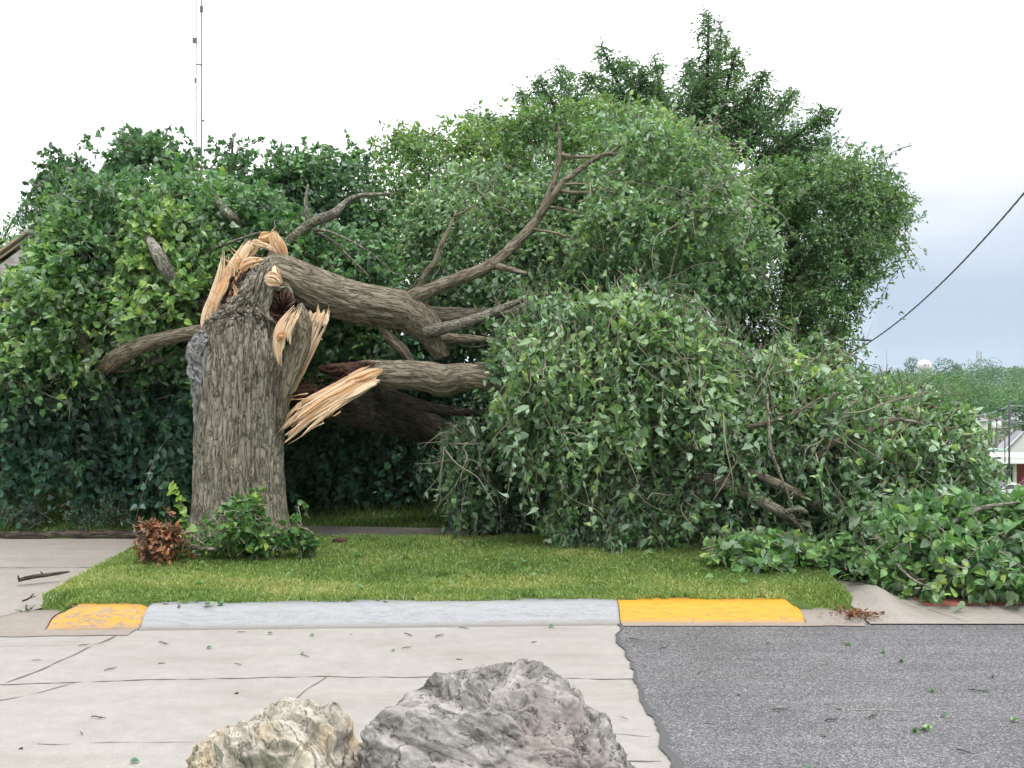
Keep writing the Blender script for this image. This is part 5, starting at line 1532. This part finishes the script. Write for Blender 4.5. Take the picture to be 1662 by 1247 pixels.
standing_tree('hedge_tree', 'leafy green bush behind the gable of the house at the left edge', 'tree', -10, 27, 0.1, 400, M['elm'],
              [(mass([(-140, 480), (-120, 380), (-40, 362), (20, 360), (60, 366), (90, 400), (100, 480)], 27, 1.0, 260, gap=-0.5, edge_px=30, seed=71), dict(per=12, length=0.6, size=0.16, droop=0.3, up=0.5, messy=0.7, tint0=0.75, tvar=0.2, kind='dia', twr=0.01))])

# ---------------------------------------------------------------- radio mast
M['mast'] = plain('mast_steel', (0.30, 0.22, 0.22), 0.6)
M['mast_dark'] = plain('mast_panel', (0.16, 0.15, 0.2), 0.6)
md = 170.0
mast = thing('radio_mast', (P(323, 600, md)[0], md, 0.2), 'very tall slender lattice radio mast rising behind the trees at the left', 'mast')
mx, wdm = P(323, 600, md)[0], 0.5
mb = MB()
legs = [(mx - wdm, md), (mx + wdm * .9, md - .15), (mx + wdm * .4, md + .9)]
zt = 95.0
for k, (lx, ly) in enumerate(legs):
    mb.tube([[lx, ly, 0], [lx, ly, zt]], 0.10 if k else 0.08, 6, ref=(1, 0, 0))
zs = np.arange(0, zt, 1.6)
for k, z in enumerate(zs):
    for a in range(3):
        (ax, ay), (bx, by) = legs[a], legs[(a + 1) % 3]
        if k % 2:
            ax, ay, bx, by = bx, by, ax, ay
        mb.tube([[ax, ay, z], [bx, by, min(z + 1.6, zt)]], 0.022, 4, ref=(0, 0.1, 1))
mb.build('lattice', M['mast'], mast)
for (px, py, w_, h_) in ((327, 15, 5, 10), (316, 66, 7, 9), (323, 105, 10, 1.2), (317, 131, 2.5, 8), (330, 196, 3, 3)):
    mb = MB()
    q = P(px, py, md - .4)
    mb.box(q, (w_ / F * md, 0.25, h_ / F * md))
    mb.box(q + [0, .25, 0], (w_ / F * md * .4, 0.3, h_ / F * md * .3))
    mb.build('antenna', M['mast_dark'], mast, smooth=False)

# ---------------------------------------------------------------- street lamp behind the trees, cable
M['steel'] = plain('galvanised_steel', (0.36, 0.37, 0.39), 0.45, 0.1, metal=0.4)
M['dark_steel'] = plain('dark_steel', (0.055, 0.06, 0.075), 0.5)
M['white'] = plain('white_paint', (0.8, 0.8, 0.8), 0.6, 0.04)
M['lens'] = plain('lamp_lens', (0.6, 0.6, 0.55), 0.2)


def lamp(name, label, px, d, arm, head, mat):
    q = P(px, 600, d)
    gz = float(ground_z(np.array([q[0]]), np.array([d]))[0])
    t = thing(name, (q[0], d, gz), label, 'street lamp')
    mb = MB()
    p, r = pts(*arm)
    mb.tube([[q[0], d, gz], [q[0], d, p[0, 2] + 0.1]], [0.11, 0.07], 12, ref=(1, 0, 0))
    mb.build('pole', mat, t)
    mb = MB()
    mb.tube(p, r, 8, smooth=6)
    mb.build('arm', mat, t)
    mb = MB()
    p, r = pts(*head)
    mb.tube(p, r, 12, flat=1.6, smooth=6)
    mb.build('lamp_head', mat, t)
    return t


lamp_a = lamp('street_lamp', 'dark street lamp arm with a flat head reaching out from behind the right-hand tree', 1320, 30, [(1320, 553, 30, 1.2), (1350, 553, 30, 1), (1380, 552.5, 30, 1)], [(1376, 552.5, 30, 1.0), (1388, 551.5, 30, 1.6), (1402, 552, 30, 2.2), (1414, 552.5, 30, 1.2)], M['dark_steel'])
mb = MB()
p, r = pts((1400, 550.5, 30, 1.4), (1400, 548, 30, 1.4))
mb.tube(p, r, 8, ref=(1, 0, 0))
mb.build('photocell', M['dark_steel'], lamp_a)
lamp('street_lamp', 'pale curved street lamp arm above the fallen crown at the right', 1492, 62, [(1492, 641, 62, 1.3), (1480, 635, 62, 1.3), (1465, 632, 62, 1.3), (1450, 631.5, 62, 1.2)], [(1452, 631.5, 62, 1.2), (1447, 631.8, 62, 1.6), (1441, 632, 62, 1.0)], M['white'])
mb = MB()
u = np.linspace(0, 1, 60)
a, b = P(1322, 596, 30), P(1775, 172, 16)
cab = a[None] * (1 - u[:, None]) + b[None] * u[:, None]
cab[:, 2] -= 1.0 * 4 * u * (1 - u) * 0.85
for k in range(3):
    ph = u * 260 + k * 2.09
    mb.tube(cab + np.stack([0 * u, 0.013 * np.cos(ph), 0.013 * np.sin(ph)], 1), 0.013, 6)
tag(mb.build('power_cable', M['dark_steel']), 'twisted dark overhead cable sloping down across the sky at the right', 'cable')

# ---------------------------------------------------------------- the far hillside and the town below


def far_crown(mb, c, s, n, size, seed, tint0):
    r = np.random.default_rng(seed)
    D = nrm(r.normal(size=(n, 3)) + [0, -0.25, 0.25])
    rad = r.uniform(0.6, 1.0, n) ** 0.35
    lump = 1 + 0.5 * perlin(D * 1.8 + seed) + 0.35 * perlin(D * 4.2 + seed)
    P_ = D * (rad * lump)[:, None] * np.array(s) + np.array(c)
    leaves(mb, P_, r.normal(size=(n, 3)), D * 1.3 + r.normal(0, .35, (n, 3)) + [0, 0, .35], size * r.uniform(.5, 1.3, n), tint0 + 0.22 * (lump - 1) + r.normal(0, .1, n), 'dia', .3)


mb = MB()
tb = MB()
r8 = np.random.default_rng(88)
for k in range(300):
    Y = 150 + 500 * r8.random() ** 0.8
    px = r8.uniform(1180, 1960)
    X_ = (px - CX) / F * Y
    z = float(ground_z(np.array([X_]), np.array([Y]))[0])
    hh = r8.uniform(8, 12.5) * (0.85 if px < 1560 else 1.0)
    # keep the skyline where the ridge is
    top = H - ((607 if px < 1400 else (603 if px < 1560 else 592)) + r8.uniform(-6, 9) - CY) / F * Y
    hh = min(hh, max(4, top - z))
    wd = hh * r8.uniform(.38, .55)
    far_crown(mb, (X_, Y, z + hh * .58), (wd * 1.15, wd, hh * .46), int(420 if Y < 350 else 260), 0.6 + Y * .0013, k, r8.uniform(.15, .95))
o = mb.build('distant_wood', M['far_leaf'], smooth=False)
o['kind'] = 'stuff'


def far_tree(label, px, d, base_py, top_py, wpx, seed, tint, mat='far_leaf', n=420, narrow=1.0, leaf=None):
    X_ = (px - CX) / F * d
    gz = float(ground_z(np.array([X_]), np.array([d]))[0])
    t = thing('tree', (X_, d, gz), label, 'tree', 'trees on the far slope')
    zt, zb = H - (top_py - CY) / F * d, H - (base_py - CY) / F * d
    tb = MB()
    tb.tube([[X_, d, gz], [X_, d, (zt + zb) / 2]], [0.35, 0.15], 8, ref=(1, 0, 0))
    tb.build('trunk', M['bark_back'], t)
    mb = MB()
    far_crown(mb, (X_, d, (zt + zb) / 2), (wpx / 2 / F * d * .9, wpx / 2 / F * d * .8, (zt - zb) / 2 * .9), n, leaf or (0.55 + d * .0013), seed, tint)
    mb.build('crown', M[mat], t, smooth=False)


far_tree('dark narrow tree on the skyline just left of the water tower', 1479, 600, 610, 580, 20, 3, .25)
far_tree('dark spreading tree on the skyline just right of the water tower', 1533, 600, 612, 579, 36, 4, .25)
far_tree('smaller dark tree on the skyline right of the spreading one', 1553, 610, 612, 591, 16, 5, .25)
far_tree('rounded tree crowning the ridge below the phone mast', 1594, 560, 625, 580, 62, 6, .45, n=700)
far_tree('bright yellow-green tree on the slope below the water tower', 1515, 120, 690, 600, 120, 7, .85, n=3600, leaf=.36)
far_tree('bright green tree behind the tip of the fallen crown', 1430, 110, 690, 608, 130, 8, .8, n=3600, leaf=.36)
far_tree('mid green tree beside the pole with transformers', 1580, 130, 690, 625, 60, 9, .6, n=1800, leaf=.4)
far_tree('dark green tree behind the twin-headed lamp pole', 1660, 135, 705, 650, 60, 10, .45, n=1800, leaf=.4)

# water tower
wt = thing('water_tower', P(1500, 600, 690), 'white rounded water tower with a small red emblem on the far ridge', 'water tower')
mb = MB()
c = P(1500, 594, 690)
ph = np.linspace(0, np.pi, 14)
prof = np.stack([4.9 * np.sin(ph) ** .8, 4.4 * np.cos(ph)], 1)
th = np.linspace(0, 2 * np.pi, 32, endpoint=False)
V = np.stack([c[0] + prof[:, 0][:, None] * np.cos(th), c[1] + prof[:, 0][:, None] * np.sin(th), np.repeat((c[2] + prof[:, 1])[:, None], 32, 1)], -1)
idx = np.arange(14 * 32).reshape(14, 32)
mb.add(V.reshape(-1, 3), [np.stack([idx[:-1], idx[1:], np.roll(idx[1:], -1, 1), np.roll(idx[:-1], -1, 1)], -1).reshape(-1, 4)])
mb.build('tank', M['white'], wt)
mb = MB()
mb.tube([[c[0], c[1], c[2] - 20], [c[0], c[1], c[2] - 7], [c[0], c[1], c[2] - 4]], [1.6, 1.4, 2.6], 20, ref=(1, 0, 0))
mb.build('column', M['white'], wt)
M['emblem'] = plain('red_emblem', (0.55, 0.10, 0.10), 0.6)
mb = MB()
for sx in (-1, 1):
    q = c + [sx * .85 - .3, -4.93, .5]
    mb.add([q + [sx * -.75, 0, .0], q + [sx * .75, .1, .9], q + [sx * .75, .1, -.9], q + [sx * -.75, .25, .0] , q + [sx * .75, .35, .9], q + [sx * .75, .35, -.9]], [[[0, 1, 2], [5, 4, 3]], [[0, 3, 4, 1], [1, 4, 5, 2], [2, 5, 3, 0]]])
mb.build('emblem', M['emblem'], wt, smooth=False)
ph_m = thing('phone_mast', P(1589, 600, 640), 'thin mobile phone mast with antenna panels on the far ridge', 'mast')
mb = MB()
q = P(1589, 572, 640)
mb.tube([[q[0], 640, 2], q + [0, 0, 2.5]], [0.5, .25], 8, ref=(1, 0, 0))
mb.build('pole', M['steel'], ph_m)
for k in range(6):
    a = k * 1.047
    mb = MB()
    mb.box(q + [1.5 * math.cos(a), 1.5 * math.sin(a), -0.5 - 2.5 * (k % 2)], (.5, .4, 2.2), a)
    mb.box(q + [.75 * math.cos(a), .75 * math.sin(a), -0.5 - 2.5 * (k % 2)], (1.4, .15, .15), a)
    mb.build('antenna', M['steel'], ph_m, smooth=False)

# town
M['wall_white'] = plain('white_render', (0.72, 0.71, 0.71), 0.8, 0.06)
M['wall_tan'] = plain('tan_render', (0.50, 0.37, 0.22), 0.8, 0.08)
M['orange'] = plain('orange_band', (0.60, 0.24, 0.12), 0.7, 0.08)
M['green_roof'] = plain('green_metal_roof', (0.32, 0.52, 0.46), 0.6, 0.05)
M['grey_roof'] = plain('grey_roof', (0.32, 0.31, 0.34), 0.85, 0.12, 2)
M['pale_roof'] = plain('pale_roof', (0.62, 0.60, 0.62), 0.8, 0.06, 2)
M['glass_dark'] = plain('dark_window', (0.03, 0.033, 0.04), 0.15, 0.1, spec=0.5)
M['red_wall'] = plain('red_wall', (0.48, 0.09, 0.06), 0.8)
M['magenta'] = plain('magenta_poster', (0.75, 0.10, 0.50), 0.7)
M['car_white'] = plain('white_car_paint', (0.78, 0.79, 0.82), 0.25, 0.02, spec=0.5)
M['tyre'] = plain('tyre', (0.03, 0.03, 0.03), 0.9)
M['wood_pole'] = plain('pole_wood', (0.16, 0.14, 0.12), 0.9)


def bx(mb, x0, y0, x1, y1, d, dep, mi=0):
    a, b = P(x0, y1, d), P(x1, y0, d)
    mb.box(((a[0] + b[0]) / 2, d + dep / 2, (a[2] + b[2]) / 2), (b[0] - a[0], dep, b[2] - a[2]), mi=mi)


def piece(name, mat, parent, *boxes):
    mb = MB()
    for b in boxes:
        bx(mb, *b)
    return mb.build(name, mat, parent, smooth=False)


def gable(mb, x0, x1, xa, ye, ya, d, dep, over=0.0):
    """pitched roof with the gable towards the viewer"""
    a, b, c = P(x0, ye, d), P(x1, ye, d), P(xa, ya, d)
    q = np.array([a, b, c]) - [0, over, 0]
    q = np.r_[q, q + [0, dep + 2 * over, 0]]
    mb.add(q, [[[0, 1, 2], [5, 4, 3]], [[0, 3, 4, 1], [1, 4, 5, 2], [2, 5, 3, 0]]])


shop = thing('shop', P(1660, 810, 105), 'low shop with a white flat canopy, dark windows and a red wall at right edge', 'shop')
piece('canopy', M['white'], shop, (1606, 742, 1760, 750, 100, 6.5), (1604, 750.5, 1764, 753, 99.8, 7.2))
piece('wall', M['wall_white'], shop, (1627, 753, 1649, 812, 105, 6), (1680, 753, 1760, 812, 105, 6))
for k in range(3):
    x = 1628.5 + k * 6.1
    o = piece('window', M['glass_dark'], shop, (x, 757, x + 5.0, 786, 104.9, .12))
    piece('frame', M['white'], o, (x + 5.05, 756, x + 5.9, 787, 104.8, .2), (x, 755.6, x + 5.0, 756.8, 104.8, .2))
    mb = MB()
    q = P(x + 2.6, 766, 104.82)
    th = np.linspace(0.9, 5.4, 14)
    mb.tube(np.stack([q[0] + .13 * np.cos(th), 0 * th + 104.82, q[2] + .16 * np.sin(th)], 1), .03, 5)
    mb.build('window_mark', M['white'], shop)
piece('column', M['white'], shop, (1646, 753, 1650, 806, 101, .3))
piece('red_wall', M['red_wall'], shop, (1649.2, 754, 1680, 812, 104.6, 6))
piece('poster', M['magenta'], shop, (1658, 774, 1672, 800, 104.4, .1))
tan = thing('building', P(1610, 810, 115), 'tan building with an orange band and a pale green metal roof beside the shop', 'building')
piece('wall', M['wall_tan'], tan, (1560, 768, 1634, 815, 112, 6))
piece('band', M['orange'], tan, (1559, 759.6, 1635, 767.8, 111.9, 6.2))
piece('roof', M['green_roof'], tan, (1557, 730, 1636, 741, 112, 6.4), (1556, 741.2, 1637, 759.4, 111.6, 6.6))
piece('window', M['glass_dark'], tan, (1619, 771, 1624, 778, 111.9, .2))
wh = thing('house', P(1660, 740, 125), 'white gabled house with a pale roof behind the shop', 'house')
mb = MB()
gable(mb, 1626, 1700, 1663, 738, 702, 124.5, .6)
bx(mb, 1628, 738.2, 1698, 800, 124.5, 12)
mb.build('wall', M['wall_white'], wh, smooth=False)
mb = MB()
a, b = P(1611, 731, 122), P(1650, 701, 126)
q = np.array([P(1608, 735, 123), P(1625, 738.3, 124.2), P(1663, 700, 124.2), P(1646, 698, 138), ])
q = np.r_[q, q - [0, 0, .25]]
mb.add(q, [[[0, 1, 2, 3], [7, 6, 5, 4], [0, 4, 5, 1], [1, 5, 6, 2], [2, 6, 7, 3], [3, 7, 4, 0]]])
mb.build('roof', M['grey_roof'], wh, smooth=False)
for k, (x0, x1, ye, ya, d, lab) in enumerate(((1575, 1604, 684, 668, 165, 'small grey roofed house half hidden by trees above the tan building'), (1640, 1676, 685, 668, 170, 'grey roofed house high on the slope at the right edge'), (1560, 1592, 706, 694, 140, 'white sided house just above the tip of the fallen crown'))):
    h_ = thing('house', P((x0 + x1) / 2, ye + 30, d), lab, 'house')
    mb = MB()
    bx(mb, x0 + 1, ye + .2, x1 - 1, ye + 40, d, 7)
    mb.build('wall', M['wall_white'], h_, smooth=False)
    mb = MB()
    a, b, c0, c1 = P(x0, ye, d - .5), P(x1, ye, d - .5), P(x0 + 4, ya, d + 3.5), P(x1 - 4, ya, d + 3.5)
    a2, b2 = a + [0, 8, 0], b + [0, 8, 0]
    mb.add([a, b, c1, c0, a2, b2], [[[0, 1, 2, 3], [5, 4, 3, 2], [0, 4, 5, 1]], [[0, 3, 4], [1, 5, 2]]])
    mb.build('roof', M['grey_roof'], h_, smooth=False)


def pole(name, label, cat, px, d, top_py, r, mat):
    X_ = (px - CX) / F * d
    gz = float(ground_z(np.array([X_]), np.array([d]))[0])
    t = thing(name, (X_, d, gz), label, cat)
    mb = MB()
    mb.tube([[X_, d, gz], [X_, d, H - (top_py - CY) / F * d]], [r * 1.2, r], 10, ref=(1, 0, 0))
    mb.build('pole', mat, t)
    return t


up = pole('utility_pole', 'wooden utility pole carrying two pale transformers beyond the fallen crown', 'utility pole', 1617, 118, 678, .16, M['wood_pole'])
for px in (1613, 1621.5):
    mb = MB()
    q = P(px, 690, 117.8)
    mb.tube([q - [0, 0, .45], q - [0, 0, .4], q + [0, 0, .4], q + [0, 0, .45]], [.2, .27, .27, .2], 14, ref=(1, 0, 0))
    mb.tube([q + [0, 0, .4], q + [0, 0, .65]], [.06, .04], 8, ref=(1, 0, 0))
    mb.build('transformer', M['white'], up)
piece('crossarm', M['wood_pole'], up, (1608, 680, 1626, 681.5, 117.7, .15))
tp = pole('twin_lamp', 'tall dark pole with two shoebox lamp heads in front of the white gabled house', 'lamp pole', 1638, 98, 650, .09, M['dark_steel'])
mb = MB()
mb.tube([P(1628, 675, 98), P(1648, 675, 98)], .05, 6)
for px in (1628, 1648):
    mb.tube([P(px, 675, 98), P(px, 668, 98)], .05, 6, ref=(1, 0, 0))
mb.build('crossarm', M['dark_steel'], tp)
for px in (1627, 1651):
    piece('lamp_head', M['dark_steel'], tp, (px - 5, 664.5, px + 5, 667.5, 97.8, .5), (px - 4, 667.6, px + 4, 668.4, 97.85, .4))
pole('post', 'short dark post left of the twin lamp pole', 'post', 1631, 100, 698, .07, M['wood_pole'])
mb = MB()
for k, (x0, y0, x1, y1) in enumerate(((1560, 655, 1617, 682), (1560, 660, 1617, 684), (1590, 664, 1617, 681), (1617, 681, 1760, 672), (1617, 682, 1760, 680), (1560, 672, 1637, 658), (1637, 658, 1760, 640))):
    a, b = P(x0, y0, 118 if k < 5 else 110), P(x1, y1, 118 if k < 5 else 110)
    u = np.linspace(0, 1, 14)[:, None]
    q = a * (1 - u) + b * u
    q[:, 2] -= .6 * 4 * (u * (1 - u))[:, 0]
    mb.tube(q, .035, 5)
    t_ = tag(mb.build('overhead_wire', M['steel']), 'thin pale overhead wire strung past the utility pole in the town', 'wire', 'overhead wires in the town')
    mb = MB()

# white car
car = thing('parked_car', P(1634, 808, 92), 'white car parked before the shop, half hidden by leaves', 'car')
q0 = P(1636, 808, 92)
L_, W_, = 4.4, 1.75
px_ = np.array([-2.2, -2.15, -1.6, -1.0, -.45, .75, 1.45, 2.1, 2.2, 2.2, -2.2])
bz = np.array([.55, .78, .86, .93, .95, .98, .98, .92, .7, .32, .32])
sx = np.array([-1.05, -.35, .55, 1.35])
body = MB()
n = len(px_)
V = np.r_[np.stack([px_, 0 * px_ - W_ / 2, bz], 1), np.stack([px_, 0 * px_ + W_ / 2, bz], 1)]
i = np.arange(n)
body.add(V + q0, [np.stack([i, (i + 1) % n, (i + 1) % n + n, i + n], 1)[:, ::-1], [list(range(n))[::-1]], [[n + k for k in range(n)]]])
body.build('body', M['car_white'], car, smooth=False)
cab_ = MB()
cxp = np.array([-1.1, -.3, .75, 1.5])
czp = np.array([.93, 1.42, 1.44, .97])
V = np.r_[np.stack([cxp, np.array([-.8, -.62, -.62, -.8]), czp], 1), np.stack([cxp, np.array([.8, .62, .62, .8]), czp], 1)]
cab_.add(V + q0, [[[0, 1, 2, 3], [7, 6, 5, 4], [1, 5, 6, 2]]])
cab_.build('roof', M['car_white'], car, smooth=False)
wn = MB()
wn.add(np.array([[-1.1, -.8, .95], [-.32, -.62, 1.40], [-.32, .62, 1.40], [-1.1, .8, .95]]) + q0 + [-.02, 0, .01], [[[0, 1, 2, 3]]])
wn.build('windscreen', M['glass_dark'], car, smooth=False)
for a, b in (((-.9, -.3), (.25, .25)), ((.32, .32), (1.25, .75))):
    wn = MB()
    wn.add(np.array([[a[0], -.80, .98], [b[0], -.80, .98], [b[1], -.655, 1.36], [a[1], -.655, 1.36]]) + q0 + [0, -.012, 0], [[[0, 1, 2, 3]]])
    wn.build('window', M['glass_dark'], car, smooth=False)
for x_ in (-1.4, 1.35):
    for y_ in (-.8, .8):
        wb = MB()
        wb.tube([q0 + [x_, y_ - .11, .32], q0 + [x_, y_ + .11, .32]], .32, 20, ref=(0, 0, 1))
        ww = wb.build('wheel', M['tyre'], car)
        wb = MB()
        wb.tube([q0 + [x_, y_ - .125, .32], q0 + [x_, y_ + .125, .32]], .2, 16, ref=(0, 0, 1))
        wb.build('rim', M['steel'], ww)

# damp summer air between here and the ridge
m, nt = new_mat('haze')
pv = N(nt, 'ShaderNodeVolumePrincipled', {'Color': (0.80, 0.88, 0.95, 1), 'Density': 0.00013, 'Anisotropy': 0.2})
N(nt, 'ShaderNodeOutputMaterial', {1: pv.outputs[0]})
mb = MB()
mb.box((150, 1340, 34), (2600, 3340, 130))
hz = mb.build('haze', m, smooth=False, attrs=False)
hz['kind'] = 'stuff'
